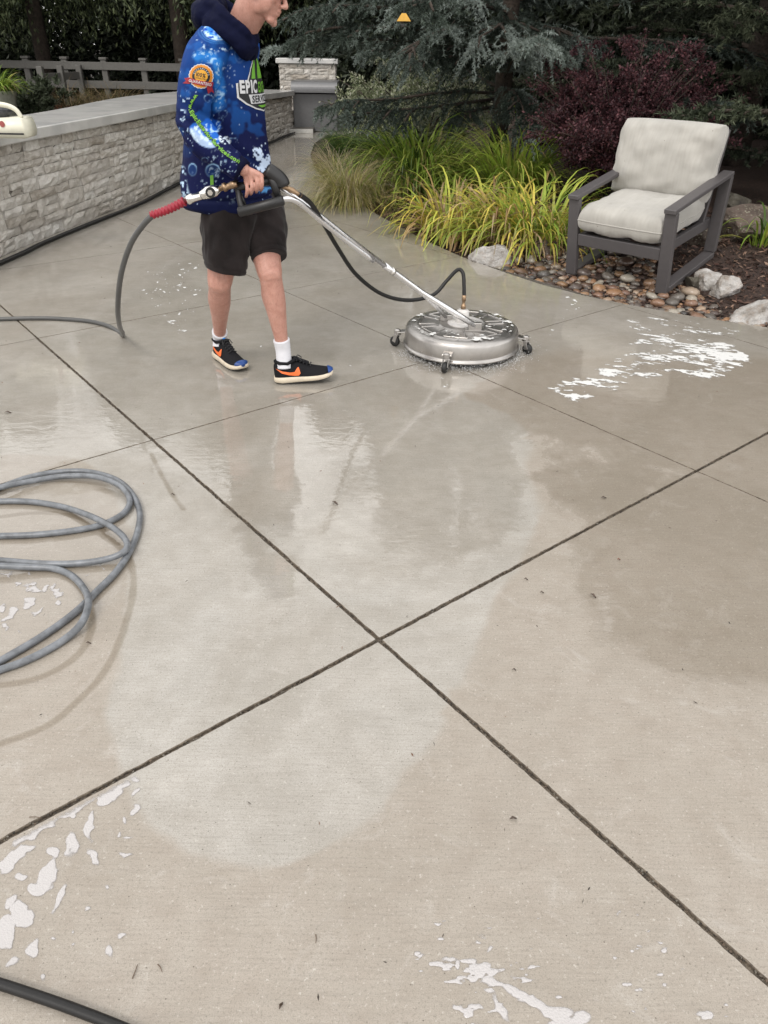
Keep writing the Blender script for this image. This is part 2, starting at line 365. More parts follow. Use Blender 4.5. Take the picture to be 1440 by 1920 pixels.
for iu in range(len(US) - 1):
    for iv in range(len(VS) - 1):
        u0, u1 = US[iu] + jw('u', US[iu]), US[iu + 1] - jw('u', US[iu + 1]); v0, v1 = VS[iv] + jw('v', VS[iv]), VS[iv + 1] - jw('v', VS[iv + 1])
        cs = np.array([UV(u0, v0), UV(u1, v0), UV(u1, v1), UV(u0, v1)])
        sdn = poly_sd(cs, PATIO); mid = cs.mean(0); dist = np.hypot(*mid)
        allin = (sdn > 0).all() and poly_sd(mid[None], PATIO)[0] > 0.8
        if not allin and (sdn < 0).all() and poly_sd(mid[None], PATIO)[0] < -.9: continue
        pj = proj(np.append(mid, 0)); seen = mid[1] > -.6 and dist < 20
        if allin:
            N = 150 if (seen and mid[1] < 3.2 and abs(mid[0]) < 2.4) else (70 if seen and mid[1] < 6 and abs(mid[0]) < 4 else (30 if seen else 6))
            gu = np.linspace(u0 + .003, u1 - .003, N + 1); gv = np.linspace(v0 + .003, v1 - .003, N + 1)
            A, B = np.meshgrid(gu, gv, indexing='ij')
            jit = lambda a, s: .0050 * (fbm(a * 45, a * 0 + s, 4, 5) - .5)
            A[0, :] += jit(B[0], 1); A[-1, :] += jit(B[-1], 2); B[:, 0] += jit(A[:, 0], 3); B[:, -1] += jit(A[:, -1], 4)
            X = A * D2[0] + B * D1[0]; Y = A * D2[1] + B * D1[1]
            top = np.stack([X, Y, 0 * X], -1).reshape(-1, 3)
            idx = np.arange((N + 1) ** 2).reshape(N + 1, N + 1)
            q = np.stack([idx[:-1, :-1], idx[1:, :-1], idx[1:, 1:], idx[:-1, 1:]], -1).reshape(-1, 4)
            ring = np.concatenate([idx[:-1, 0], idx[-1, :-1], idx[1:, -1][::-1], idx[0, 1:][::-1]])
            rp = top[ring].copy(); c2 = top.mean(0); 
            dd = np.zeros_like(rp[:, :2]); k = N
            dd[0:k] += -D1; dd[k:2 * k] += D2; dd[2 * k:3 * k] += D1; dd[3 * k:] += -D2
            r1 = rp.copy(); r1[:, :2] += dd * .0015; r1[:, 2] = -.003; r2 = r1.copy(); r2[:, 2] = -.02
            n0 = len(top); m = len(ring); ar = np.arange(m); nx = (ar + 1) % m
            s1 = np.stack([ring[nx], ring[ar], n0 + ar, n0 + nx], -1); s2 = np.stack([n0 + nx, n0 + ar, n0 + m + ar, n0 + m + nx], -1)
            o = fast('slab', np.concatenate([top, r1, r2]), np.concatenate([q, s1, s2]), M_PATIO, patio, smooth=False); o.data.materials.append(M_JOINT); mi = np.zeros(len(o.data.polygons), np.int32); mi[len(q):] = 1; o.data.polygons.foreach_set('material_index', mi)
        else:
            # border slab: grid points inside the patio outline, triangulated with the outline as constraint
            st = .09 if seen else .8
            nu = max(2, int((u1 - u0) / st)); nvv = max(2, int((v1 - v0) / st))
            cell = [UV(u0, v0), UV(u1, v0), UV(u1, v1), UV(u0, v1)]
            pl = [np.array(q) for q in PATIO]
            for k in range(4):     # Sutherland-Hodgman
                ca, cb_ = cell[k], cell[(k + 1) % 4]; e = cb_ - ca; nin = np.array([-e[1], e[0]])
                if nin @ (cell[(k + 2) % 4] - ca) < 0: nin = -nin
                out = []
                for i in range(len(pl)):
                    q0, q1 = pl[i], pl[(i + 1) % len(pl)]; d0 = nin @ (q0 - ca); d1 = nin @ (q1 - ca)
                    if d0 >= 0: out.append(q0)
                    if (d0 >= 0) != (d1 >= 0): out.append(q0 + (q1 - q0) * d0 / (d0 - d1))
                pl = out
                if len(pl) < 3: break
            if len(pl) < 3: continue
            area = .5 * abs(sum(pl[i][0] * pl[(i + 1) % len(pl)][1] - pl[(i + 1) % len(pl)][0] * pl[i][1] for i in range(len(pl))))
            if area < .01: continue
            A, B = np.meshgrid(np.linspace(u0, u1, nu + 1), np.linspace(v0, v1, nvv + 1), indexing='ij')
            gp_ = np.stack([A * D2[0] + B * D1[0], A * D2[1] + B * D1[1]], -1).reshape(-1, 2)
            gp_ = gp_[(poly_sd(gp_, pl) > st * .3)]
            vin = [Vector(q) for q in pl] + [Vector(q) for q in gp_]
            vo, eo, fo, *_ = cdt(vin, [(i, (i + 1) % len(pl)) for i in range(len(pl))], [], 1, 1e-5)
            bm = bmesh.new(); bv = [bm.verts.new((q.x, q.y, 0)) for q in vo]
            for f in fo:
                try: fc = bm.faces.new([bv[i] for i in f])
                except ValueError: continue
                fc.normal_update()
                if fc.normal.z < 0: fc.normal_flip()
            be = [e for e in bm.edges if e.is_boundary]
            ex = bmesh.ops.extrude_edge_only(bm, edges=be)['geom']
            for v in [g for g in ex if isinstance(g, bmesh.types.BMVert)]: v.co.z = -.06
            me = bpy.data.meshes.new('slab'); bm.to_mesh(me); bm.free(); o = link('slab', me, M_PATIO, patio); me.materials.append(M_JOINT); me.polygons.foreach_set('material_index', [1 if (min(me.vertices[i].co.z for i in q.vertices) < -.03 and poly_sd(np.array([q.center[:2]]), PATIO)[0] > .02) else 0 for q in me.polygons]); me.update()
        paint_slab(o)

def at_joint(x, y):
    u = x * D2[0] + y * D2[1]; v = x * D1[0] + y * D1[1]; return (np.abs(u - 1.02) < .0075) | (np.abs(v - 1.275) < .0075)
# --- ground sheet to the horizon, planting bed with its mound
t = NT('dark soil'); p = t.pos(); n = t.noise(p, 3, 5, .6)
M_SOIL = t.set(Base_Color=t.ramp(n, [(.3, (.014, .011, .008)), (.7, (.045, .034, .024))]), Roughness=.9, Normal=t.bump(t.noise(p, 30, 5, .7), 1, .03))
gx = np.array([-200, -60, -25, -12, 12, 25, 60, 200.]); gy = np.array([-200, -60, -20, -6, 18, 30, 60, 200.])
gv = [(x, y, -.45) for x in gx for y in gy]; gf = [(i * 8 + j, (i + 1) * 8 + j, (i + 1) * 8 + j + 1, i * 8 + j + 1) for i in range(7) for j in range(7)]
tag(obj('ground', gv, gf, M_SOIL), 'dark soil ground spreading to the horizon behind the garden', kind='structure')
EDGEA = np.array(EDGE)
def bed_d(p):
    d = line_d(p, EDGEA); return d
def bed_z(x, y):
    p = np.stack([np.atleast_1d(x), np.atleast_1d(y)], -1).astype(float); d = bed_d(p)
    w = .35 + .65 * sstep(.6, 1.8, p[:, 0])
    z = -.045 + (.03 + .19 * w) * sstep(.15, 1.5, d) + .25 * sstep(1.5, 5, d) * sstep(.5, 3, p[:, 0])
    return z + .03 * (fbm(p[:, 0] * 2.2, p[:, 1] * 2.2, 21) - .5) * sstep(0.02, .5, d)
BX = np.arange(-2.2, 14, .09); BY = np.arange(.0, 19, .09)
A, B = np.meshgrid(BX, BY, indexing='ij'); pts = np.stack([A.ravel(), B.ravel()], -1)
s = poly_sd(pts, [(0.25, 18.8), (13.9, 18.8), (13.9, 0.0), (9.3, 0.0)] + EDGE[1:] + [(-.9, 17)])
Z = bed_z(pts[:, 0], pts[:, 1]); idx = np.arange(len(pts)).reshape(A.shape)
q = np.stack([idx[:-1, :-1], idx[1:, :-1], idx[1:, 1:], idx[:-1, 1:]], -1).reshape(-1, 4)
Z = np.where(s < 0, np.minimum(Z, -.06), Z)
q = q[(s[q] > -.12).any(1)]
t = NT('bark mulch soil'); p = t.pos(); n = t.noise(p, 45, 5, .7)
M_MULCH = t.set(Base_Color=t.ramp(n, [(.3, (.012, .008, .006)), (.55, (.05, .028, .02)), (.75, (.11, .062, .045))]), Roughness=.8, Normal=t.bump(t.noise(p, 60, 4, .7), 1, .02))
bed = fast('planting_bed', np.column_stack([pts, Z]), q, M_MULCH, smooth=True)
tag(bed, 'mulched planting bed curving along the patio edge', kind='structure')

# shredded bark scattered over the bed
def chips(n, xr, yr, inside, zf, L, tint, name, mat, parent=None, flat=.5):
    x = RG.uniform(*xr, n); y = RG.uniform(*yr, n); k = inside(x, y); x = x[k]; y = y[k]; n = len(x); z = zf(x, y) + RG.uniform(.002, .018, n)
    a = RG.uniform(0, 2 * np.pi, n); el = RG.normal(0, flat, n) * .6; l = RG.uniform(*L, n); w = l * RG.uniform(.12, .3, n)
    d = np.stack([np.cos(a) * np.cos(el), np.sin(a) * np.cos(el), np.sin(el)], -1); sv = np.stack([-np.sin(a), np.cos(a), RG.normal(0, .5, n)], -1)
    c = np.stack([x, y, z], -1); h = l[:, None] / 2 * d; g = w[:, None] / 2 * sv
    v = np.stack([c - h, c + g * 1.0, c + h, c - g], 1).reshape(-1, 3); f = np.arange(4 * n).reshape(-1, 4)
    tt = np.array(tint)[RG.integers(0, len(tint), n)] * RG.uniform(.6, 1.35, (n, 1)); 
    return fast(name, v, f, mat, parent, tint=np.repeat(tt, 4, 0))
M_CHIP = leafmat('shredded bark', 0, .6, .4)
bark = [(.085, .042, .032), (.05, .026, .02), (.15, .085, .062), (.02, .012, .010), (.24, .15, .105)]
def in_bed(x, y): 
    p = np.stack([x, y], -1); return (poly_sd(p, PATIO) < -.01) & (bed_d(p) < 2.6)
tag(chips(120000, (-1.6, 6.5), (3.0, 13.), in_bed, lambda x, y: bed_z(x, y), (.022, .075), bark, 'bark_mulch', M_CHIP), 'shredded dark red bark mulch covering the planting bed', kind='stuff')

g_ = np.random.default_rng(77); kk = 5200; al_ = g_.uniform(-1.6, 4.6, kk); wh = g_.uniform(size=kk) < .5; of_ = g_.normal(0, .0045, kk)
jx = np.where(wh[:, None], UV(1, 0) * (1.02 + of_)[:, None] + UV(0, 1) * al_[:, None], UV(0, 1) * (1.275 + of_)[:, None] + UV(1, 0) * al_[:, None])
jx = jx[np.abs(of_) < .009]; n_ = len(jx); a_ = g_.uniform(0, 6.28, n_); L_ = g_.uniform(.0012, .0045, n_)[:, None]; dv = np.stack([np.cos(a_), np.sin(a_)], -1); c3 = np.column_stack([jx, g_.uniform(-.008, .0, n_)])
q4 = np.stack([c3 - np.column_stack([dv * L_, L_ * 0]), c3 + np.column_stack([dv[:, ::-1] * [1, -1] * L_ * .6, L_ * .6]), c3 + np.column_stack([dv * L_, L_ * 0]), c3 - np.column_stack([dv[:, ::-1] * [1, -1] * L_ * .6, L_ * 0])], 1).reshape(-1, 3)
ct = np.array([(.05, .04, .03), (.10, .08, .06), (.18, .16, .13), (.03, .024, .018), (.14, .10, .07)])[g_.integers(0, 5, n_)]
o = fast('joint_grit', q4, np.arange(4 * n_).reshape(-1, 4), M_CHIP, patio, tint=np.repeat(ct, 4, 0)); o['kind'] = 'stuff'

# --- river stones under and around the chair
t = NT('river stone'); p = t.ocoord(); rr = t.math('FRACT', t.math('ADD', t.orand(), t.attr('hue')))
base = t.ramp(rr, [(0.0, (.055, .05, .048)), (.22, (.13, .115, .1)), (.4, (.075, .05, .042)), (.55, (.24, .145, .08)), (.68, (.17, .1, .075)), (.8, (.30, .17, .09)), (.9, (.33, .3, .25)), (1.0, (.10, .085, .075))])
c = t.mix(t.mr(t.noise(t.pos(), 45, 5, .65), .35, .7, 0, .55), base, t.mix(1.0, base, (.45, .42, .4), 'MULTIPLY'))
M_STONE = t.set(Base_Color=c, Roughness=.28, Specular_IOR_Level=.55, Normal=t.bump(t.noise(t.pos(), 90, 3), .25, .004))
def pebble(seed, sub=1):
    r = random.Random(seed); bm = bmesh.new(); bmesh.ops.create_icosphere(bm, subdivisions=sub + 1, radius=1)
    off = Vector((r.random() * 50, 0, 0)); sx, sy, sz = 1, r.uniform(.65, .9), r.uniform(.42, .62)
    for v in bm.verts:
        k = 1 + .22 * mnoise.noise(v.co * 1.1 + off); v.co = Vector((v.co.x * sx, v.co.y * sy, v.co.z * sz)) * k
    me = bpy.data.meshes.new('river_stone'); bm.to_mesh(me); bm.free(); me.materials.append(M_STONE)
    me.polygons.foreach_set('use_smooth', [True] * len(me.polygons)); return me
PEB = [pebble(i) for i in range(7)]
def in_creek(x, y):
    p = np.stack([x, y], -1); d = bed_d(p)
    return (poly_sd(p, PATIO) < -.02) & (x > .82) & (x < 2.62) & (d < .18 + 1.25 * sstep(.8, 1.25, x) * (1 - sstep(1.75, 2.5, x)))
cand = []; tries = 0
while len(cand) < 300 and tries < 30000:
    tries += 1; x = rnd.uniform(.8, 2.7); y = rnd.uniform(4.4, 7.4)
    if not in_creek(np.array([x]), np.array([y]))[0]: continue
    r = rnd.choice([.03, .035, .042, .05, .06]) * rnd.uniform(.85, 1.2)
    if any((x - a) ** 2 + (y - b) ** 2 < (.78 * (r + c)) ** 2 for a, b, c in cand): continue
    cand.append((x, y, r))
for x, y, r in cand:
    o = bpy.data.objects.new('river_stone', rnd.choice(PEB)); COL.objects.link(o); o.parent = bed
    o.location = (x, y, float(bed_z(x, y)[0]) + r * .3); o.rotation_euler = (rnd.uniform(-.25, .25), rnd.uniform(-.25, .25), rnd.uniform(0, 6.28)); o.scale = (r, r, r)
V0 = []; F0 = []; H0 = []; nv = 0
pm = []
for me in PEB[:4]:
    co = np.empty(len(me.vertices) * 3); me.vertices.foreach_get('co', co); fi = np.array([list(q.vertices) for q in me.polygons]); pm.append((co.reshape(-1, 3), fi))
for i in range(2600):
    x = rnd.uniform(.8, 2.7); y = rnd.uniform(4.4, 7.4)
    if not in_creek(np.array([x]), np.array([y]))[0]: continue
    co, fi = rnd.choice(pm); r = rnd.uniform(.012, .03); a = rnd.uniform(0, 6.28)
    R = np.array([[math.cos(a), -math.sin(a), 0], [math.sin(a), math.cos(a), 0], [0, 0, 1]])
    V0.append(co @ R.T * r + [x, y, float(bed_z(x, y)[0]) + r * .3]); F0.append(fi + nv); nv += len(co); H0.append(np.full(len(co), rnd.random()))
o = fast('small_gravel', np.concatenate(V0), np.concatenate(F0), M_STONE, bed, smooth=True); set_float(o.data, 'hue', np.concatenate(H0)); o['kind'] = 'stuff'

# --- boulders
t = NT('pale quartz rock'); p = t.pos(); n = t.noise(p, 9, 6, .65, .3)
M_ROCKW = t.set(Base_Color=t.mix(t.mr(t.noise(p, 22, 4, .7), .52, .72, 0, .55), t.ramp(n, [(.3, (.16, .13, .1)), (.5, (.38, .36, .34)), (.7, (.56, .55, .54))]), (.22, .13, .07)), Roughness=.55, Normal=t.bump(t.noise(p, 35, 5, .7), .9, .02))
t = NT('lichen covered rock'); p = t.pos()
M_ROCKL = t.set(Base_Color=t.mix(t.mr(t.voro(p, 45), .12, .4), t.mix(t.mr(t.noise(p, 7, 4), .42, .6), (.11, .1, .075), (.30, .29, .22)), t.ramp(t.noise(p, 6, 5, .6), [(.35, (.06, .045, .035)), (.65, (.15, .11, .09))])), Roughness=.8, Normal=t.bump(t.noise(p, 40, 5, .7), .8, .02))
t = NT('dark stained rock'); p = t.pos()
M_ROCKD = t.set(Base_Color=t.ramp(t.noise(p, 8, 6, .65), [(.3, (.03, .025, .022)), (.55, (.09, .08, .06)), (.75, (.2, .19, .16))]), Roughness=.6, Normal=t.bump(t.noise(p, 35, 5, .7), .9, .02))
def boulder(px, py, w, d, h, mat, label, seed, cut=.5, rz=0., dz=0., Y=None):
    c = G(px, py, .02); z = float(bed_z(c[0], c[1])[0]); c = G(px, py, max(z, -.03)); z = float(bed_z(c[0], c[1])[0])
    bm = bmesh.new(); bmesh.ops.create_icosphere(bm, subdivisions=4, radius=1); off = Vector((seed * 7.3, seed * 1.7, 0)); r = random.Random(seed)
    planes = [(Vector((r.gauss(0, 1), r.gauss(0, 1), r.gauss(.2, .8))).normalized(), r.uniform(.52, .88)) for _ in range(int(12 * cut) + 2)]
    for v in bm.verts:
        q = v.co.copy()
        for nn, dd in planes:
            e = q.dot(nn) - dd
            if e > 0: q -= nn * e * .93
        q *= 1 + .16 * mnoise.fractal(q * 1.6 + off, 1, 2, 4); v.co = Vector((q.x * w / 2, q.y * d / 2, q.z * h * .62))
    me = bpy.data.meshes.new('boulder'); bm.to_mesh(me); bm.free(); o = link('boulder', me, mat, smooth=False)
    o.location = (c[0], c[1] + d * .2, z + h * .22 + dz); o.rotation_euler = (0, 0, rz)
    tag(o, label, 'rock'); return o
boulder(922, 498, .36, .28, .21, M_ROCKW, 'light grey boulder at the patio edge in front of the yellowing daylilies', 3, .6)
boulder(1338, 508, .26, .2, .16, M_ROCKW, 'grey wedge shaped rock against the right runner of the armchair', 5, .8, .5)
boulder(1358, 563, .25, .22, .2, M_ROCKW, 'jagged white rock between the armchair leg and the bark mulch', 8, .9, 1.1)
boulder(1415, 604, .42, .26, .17, M_ROCKW, 'flat pale rock with rusty streaks on the patio edge by the right border', 9, .8, .2)
boulder(1432, 415, .95, .7, .30, M_ROCKL, 'big brown lichen covered boulder behind the armchair', 12, .35, .3)
boulder(1385, 356, .3, .3, .2, M_ROCKD, 'small grey rock on top of the bed beyond the lichen boulder', 14, .5)
boulder(978, 482, .2, .16, .13, M_ROCKD, 'mossy green rock between the grey boulder and the chair', 15, .6)
boulder(1022, 478, .3, .2, .13, M_ROCKL, 'dull speckled rock beside the left front leg of the armchair', 17, .5)
boulder(1305, 533, .17, .15, .1, M_ROCKD, 'small brownish rock half buried beside the armchair runner', 18, .6)
boulder(1320, 452, .3, .22, .18, M_ROCKL, 'tan rock seen through the side of the armchair', 19, .6)

# --- low stone faced wall
t = NT('pale ledge stone'); p = t.pos(); rr = t.math('FRACT', t.math('ADD', t.orand(), t.attr('hue')))
base = t.ramp(rr, [(0, (.50, .47, .43)), (.25, (.68, .65, .60)), (.5, (.56, .52, .47)), (.72, (.76, .74, .70)), (1, (.40, .36, .31))])
n = t.noise(p, 16, 6, .7, .4)
c = t.mix(t.mr(n, .38, .68, 0, .7), base, t.mix(1.0, base, (.5, .46, .41), 'MULTIPLY'))
c = t.mix(t.mr(t.noise(p, 5, 4), .5, .7, 0, .45), c, (.62, .59, .555)); c = t.mix(t.mr(t.noise(p, 2.3, 5, .7), .52, .68, 0, .5), c, (.30, .265, .225))
M_LEDGE = t.set(Base_Color=c, Roughness=.72, Normal=t.bump(t.noise(t.mapv(p, (1, 1, 2)), 42, 6, .75), 1, .016))
M_MORT = simple('dark mortar', (.16, .145, .125), .9)
t = NT('grey concrete cap'); p = t.pos(); n = t.noise(p, 4, 5, .6)
M_CAP = t.set(Base_Color=t.mix(t.mr(t.noise(p, 1.6, 4, .6, .5), .5, .6, 0, .4), t.ramp(n, [(.3, (.46, .455, .44)), (.7, (.60, .59, .57))]), (.30, .30, .31)), Roughness=.5, Coat_Weight=.9, Coat_Roughness=.16, Coat_IOR=1.6, Normal=t.bump(t.noise(p, 60, 4, .7), .4, .003))
def stone_mesh(w, h, dep, seed):
    r = random.Random(seed); nx = max(2, min(5, int(w / .06) + 1)); nz = 3 if h > .07 else 2
    vs = []; fs = []; j = lambda s: r.uniform(-s, s)
    for iz in range(nz + 1):
        for ix in range(nx + 1):
            e = ix in (0, nx) or iz in (0, nz)
            x = (ix / nx - .5) * w; z = (iz / nz - .5) * h
            vs.append((x + (j(.003) if e else j(.01)), -dep + (abs(j(.012)) + .006 if e else j(.009)), z + (j(.003) if e else j(.006))))
    k = nx + 1
    fs = [(iz * k + ix, iz * k + ix + 1, (iz + 1) * k + ix + 1, (iz + 1) * k + ix) for iz in range(nz) for ix in range(nx)]
    loop = [ix for ix in range(k)] + [iz * k + nx for iz in range(1, nz + 1)] + [nz * k + ix for ix in range(nx - 1, -1, -1)] + [iz * k for iz in range(nz - 1, 0, -1)]
    b = len(vs)
    for i in loop: vs.append((vs[i][0], 0.0, vs[i][2]))
    m = len(loop)
    for i in range(m): fs.append((loop[i], b + i, b + (i + 1) % m, loop[(i + 1) % m]))
    return vs, fs
def courses(L, H, seed, wmin=.12, wmax=.42):
    """irregular coursed rectangles (s0,s1,z0,z1)"""
    r = random.Random(seed); out = []; z = 0
    while z < H - .02:
        h = r.choice([.055, .075, .1, .14]); 
        if H - z - h < .05: h = H - z
        s = -r.uniform(0, .1)
        while s < L:
            w = r.uniform(wmin, wmax); e = min(s + w, L)
            if L - e < .06: e = L
            s_ = max(s, 0)
            if e - s_ > .03:
                if h > .1 and r.random() < .45: k = r.uniform(.4, .6); out += [(s_, e, z, z + h * k), (s_, e, z + h * k, z + h)]
                elif h > .085 and w > .24 and r.random() < .5:
                    out += [(s_, s_ + w * .35, z, z + h), (s_ + w * .35, e, z, z + h * .5), (s_ + w * .35, e, z + h * .5, z + h)]
                else: out.append((s_, e, z, z + h))
            s = e
        z += h
    return out
WP = [np.asarray(q[:2]) for q in catmull([np.append(w, 0) for w in WALL], 6)]
WS = np.concatenate([[0], np.cumsum([np.linalg.norm(b - a) for a, b in zip(WP[:-1], WP[1:])])]); WL = WS[-1]
def wat(s):
    s = min(max(s, 0), WL - 1e-4); i = int(np.searchsorted(WS, s, side='right') - 1); i = min(i, len(WP) - 2)
    a, b = WP[i], WP[i + 1]; t_ = (s - WS[i]) / (WS[i + 1] - WS[i]); d = (b - a) / np.linalg.norm(b - a)
    return a + (b - a) * t_, d
# cap top height follows the photo: 0.86 m near, dropping slightly to the far end
def captop(s): 
    p_, d_ = wat(s); return .865 - .15 * float(sstep(9.5, 16.5, p_[1]))
wall = empty('stone_wall', (WP[0][0], WP[0][1], 0)); tag(wall, 'low curved wall faced with pale ledge stones under a smooth grey concrete cap', 'wall')
Minv = Matrix.Translation(-wall.location)
core = MB(); ss = np.linspace(0, WL, 60); vs = []
for s in ss:
    p_, d_ = wat(s); nrm = np.array([-d_[1], d_[0]])   # towards the left/back side
    for off, z in ((.03, -.05), (.03, captop(s) - .09), (.45, captop(s) - .09), (.45, -.05)):
        q_ = p_ + nrm * off; vs.append((q_[0], q_[1], z))
fs = [(i * 4 + k, (i + 1) * 4 + k, (i + 1) * 4 + (k + 1) % 4, i * 4 + (k + 1) % 4) for i in range(len(ss) - 1) for k in range(4)] + [(0, 1, 2, 3), tuple((len(ss) - 1) * 4 + k for k in (3, 2, 1, 0))]
obj('wall_core', vs, fs, M_MORT, wall, M=Minv)
# the cap: broad flat top measured at the photo's back edge
def cap_back(px, pyf, pyb, z): a = G(px, pyf, z); b = G(px, pyb, z); return np.linalg.norm(b[:2] - a[:2])
ss = [s for s in np.linspace(.0, WL - .02, 70)]
vs = []
for s in ss:
    p_, d_ = wat(s); nrm = np.array([-d_[1], d_[0]]); z = captop(s); bw = .69 + .85 * float(sstep(7.5, 15, p_[1]))
    for off, zz in ((-.045, z - .088), (-.052, z - .08), (-.052, z - .008), (-.044, z), (bw, z), (bw + .008, z - .008), (bw + .008, z - .088)):
        q_ = p_ + nrm * off; jt = .002 * (vn(s * 9, off * 3, 5) - .5); vs.append((q_[0] + jt, q_[1], zz + jt))
k = 7
fs = [(i * k + a, (i + 1) * k + a, (i + 1) * k + (a + 1) % k, i * k + (a + 1) % k) for i in range(len(ss) - 1) for a in range(k)] + [tuple(range(k)), tuple((len(ss) - 1) * k + a for a in range(k))[::-1]]
obj('wall_cap', vs, fs, M_CAP, wall, M=Minv)
cs = courses(WL, 1.0, 5); near = []; far = []
for c_ in cs:
    s0, s1, z0, z1 = c_; p_, d_ = wat((s0 + s1) / 2); top = captop((s0 + s1) / 2) - .09
    if z0 > top - .03: continue
    z1 = min(z1, top); 
    pp = proj(np.array([p_[0], p_[1], (z0 + z1) / 2])); 
    (near if (p_[1] < 10.4 and pp[0] > -25) else far).append((s0, s1, z0, z1, pp[0]))
near.sort(key=lambda q: abs(q[4] - 170)); far += near[292:]; near = near[:292]
far_mb = MB(); far_h = []
for i, (s0, s1, z0, z1, _) in enumerate(near + far):
    p_, d_ = wat((s0 + s1) / 2); ang = math.atan2(d_[1], d_[0]); g = .003
    vf = stone_mesh(s1 - s0 - g, z1 - z0 - g, rnd.uniform(.012, .042), i)
    M = Matrix.Translation(V((p_[0], p_[1], (z0 + z1) / 2))) @ Matrix.Rotation(ang, 4, 'Z')
    M = M @ Matrix.Translation(V((0, .03, 0)))
    if i < len(near): obj('stone', vf[0], vf[1], M_LEDGE, wall, M=Minv @ M)
    else:
        far_mb.add(([M @ Vector(v) for v in vf[0]], vf[1])); far_h += [rnd.random()] * len(vf[0])
o = far_mb.build('distant_stones', M_LEDGE, wall, M=Minv); set_float(o.data, 'hue', far_h); o['kind'] = 'stuff'

def stone_pier(name, label, c, w, d, z0, z1, rz, seed, cap=True, cat='pier'):
    r_ = empty(name, (c[0], c[1], 0)); r_.rotation_euler = (0, 0, rz); tag(r_, label, cat)
    MB().add(rbox((0, 0, (z0 + z1) / 2), (w - .05, d - .05, z1 - z0), .005)).build('pier_core', M_MORT, r_)
    for k_, (fx, L, ang, off) in enumerate(((0, w, 0, d / 2), (1, d, math.pi / 2, w / 2), (2, w, math.pi, d / 2), (3, d, -math.pi / 2, w / 2))):
        for i_, (s0, s1, a0, a1) in enumerate(courses(L, z1 - z0, seed + k_, .12, .42)):
            vf = stone_mesh(s1 - s0 - .003, a1 - a0 - .003, rnd.uniform(.03, .05), seed * 31 + i_)
            M = Matrix.Rotation(ang, 4, 'Z') @ Matrix.Translation(V(((s0 + s1) / 2 - L / 2, -off + .025, z0 + (a0 + a1) / 2)))
            obj('stone', vf[0], vf[1], M_LEDGE, r_, M=M)
    if cap: MB().add(rbox((0, 0, z1 + .045), (w + .12, d + .12, .09), .012)).build('pier_cap', M_CAP, r_)
    return r_
pc = P(575, 150, 17.4)
stone_pier('stone_pier', 'square stone pier with a thick grey cap behind the steel cabinet', (pc[0] + .02, 17.6), 1.12, .9, .3, 1.13, math.radians(3), 3)
pn = G(-14, 470); stone_pier('wall_end_pier', 'rough white stone end post at the left edge of the wall', (pn[0] - .06, pn[1] + .05), .34, .3, 0, .46, -.4, 9, cap=False, cat='post')

# --- leftovers behind the wall: pool coping, dark basin, leaf littered bed
M_BASIN = simple('black pool liner', (.008, .009, .010), .35)
M_COPE = simple('grey brown coping', (.13, .12, .105), .6); M_COPEW = simple('white coping edge', (.6, .59, .56), .5)
tag(obj('pool_basin', [(-12, 8, -.05), (-2.7, 8, -.05), (-2.2, 18, -.05), (-12, 18, -.05)], [(0, 1, 2, 3)], M_BASIN), 'dark empty basin behind the wall', kind='structure')
cp = empty('pool_coping', (-6.5, 16.3, 0)); tag(cp, kind='structure', label='long grey coping with a white edge behind the wall')
MB().add(rbox((0, 0, .02), (10, .7, .12), .01)).build('coping_top', M_COPE, cp); MB().add(rbox((0, -.37, .035), (10, .05, .07), .004)).build('coping_edge', M_COPEW, cp)
tag(obj('back_bed', [(-30, 16.6, .0), (-2.4, 16.6, .0), (0, 18.4, .0), (0, 22, .1), (-30, 30, .1)], [(0, 1, 2, 3, 4)], M_SOIL), 'soil bed behind the pool', kind='structure')
M_LITTER = leafmat('dry leaves', .1, .6, .3)
tag(chips(24000, (-11, -3.0), (16.8, 19.5), lambda x, y: np.abs(y - 17.9) < 1.0 + .4 * vn(x, y, 3), lambda x, y: .04 + .30 * vn(x * 2, y * 2, 4) * np.clip(1.2 - np.abs(y - 17.9), 0, 1), (.05, .11), [(.30, .11, .05), (.2, .075, .04), (.13, .05, .03), (.38, .18, .09)], 'leaf_litter', M_LITTER, flat=1.2), 'rust coloured fallen leaves in the bed behind the wall', kind='stuff')
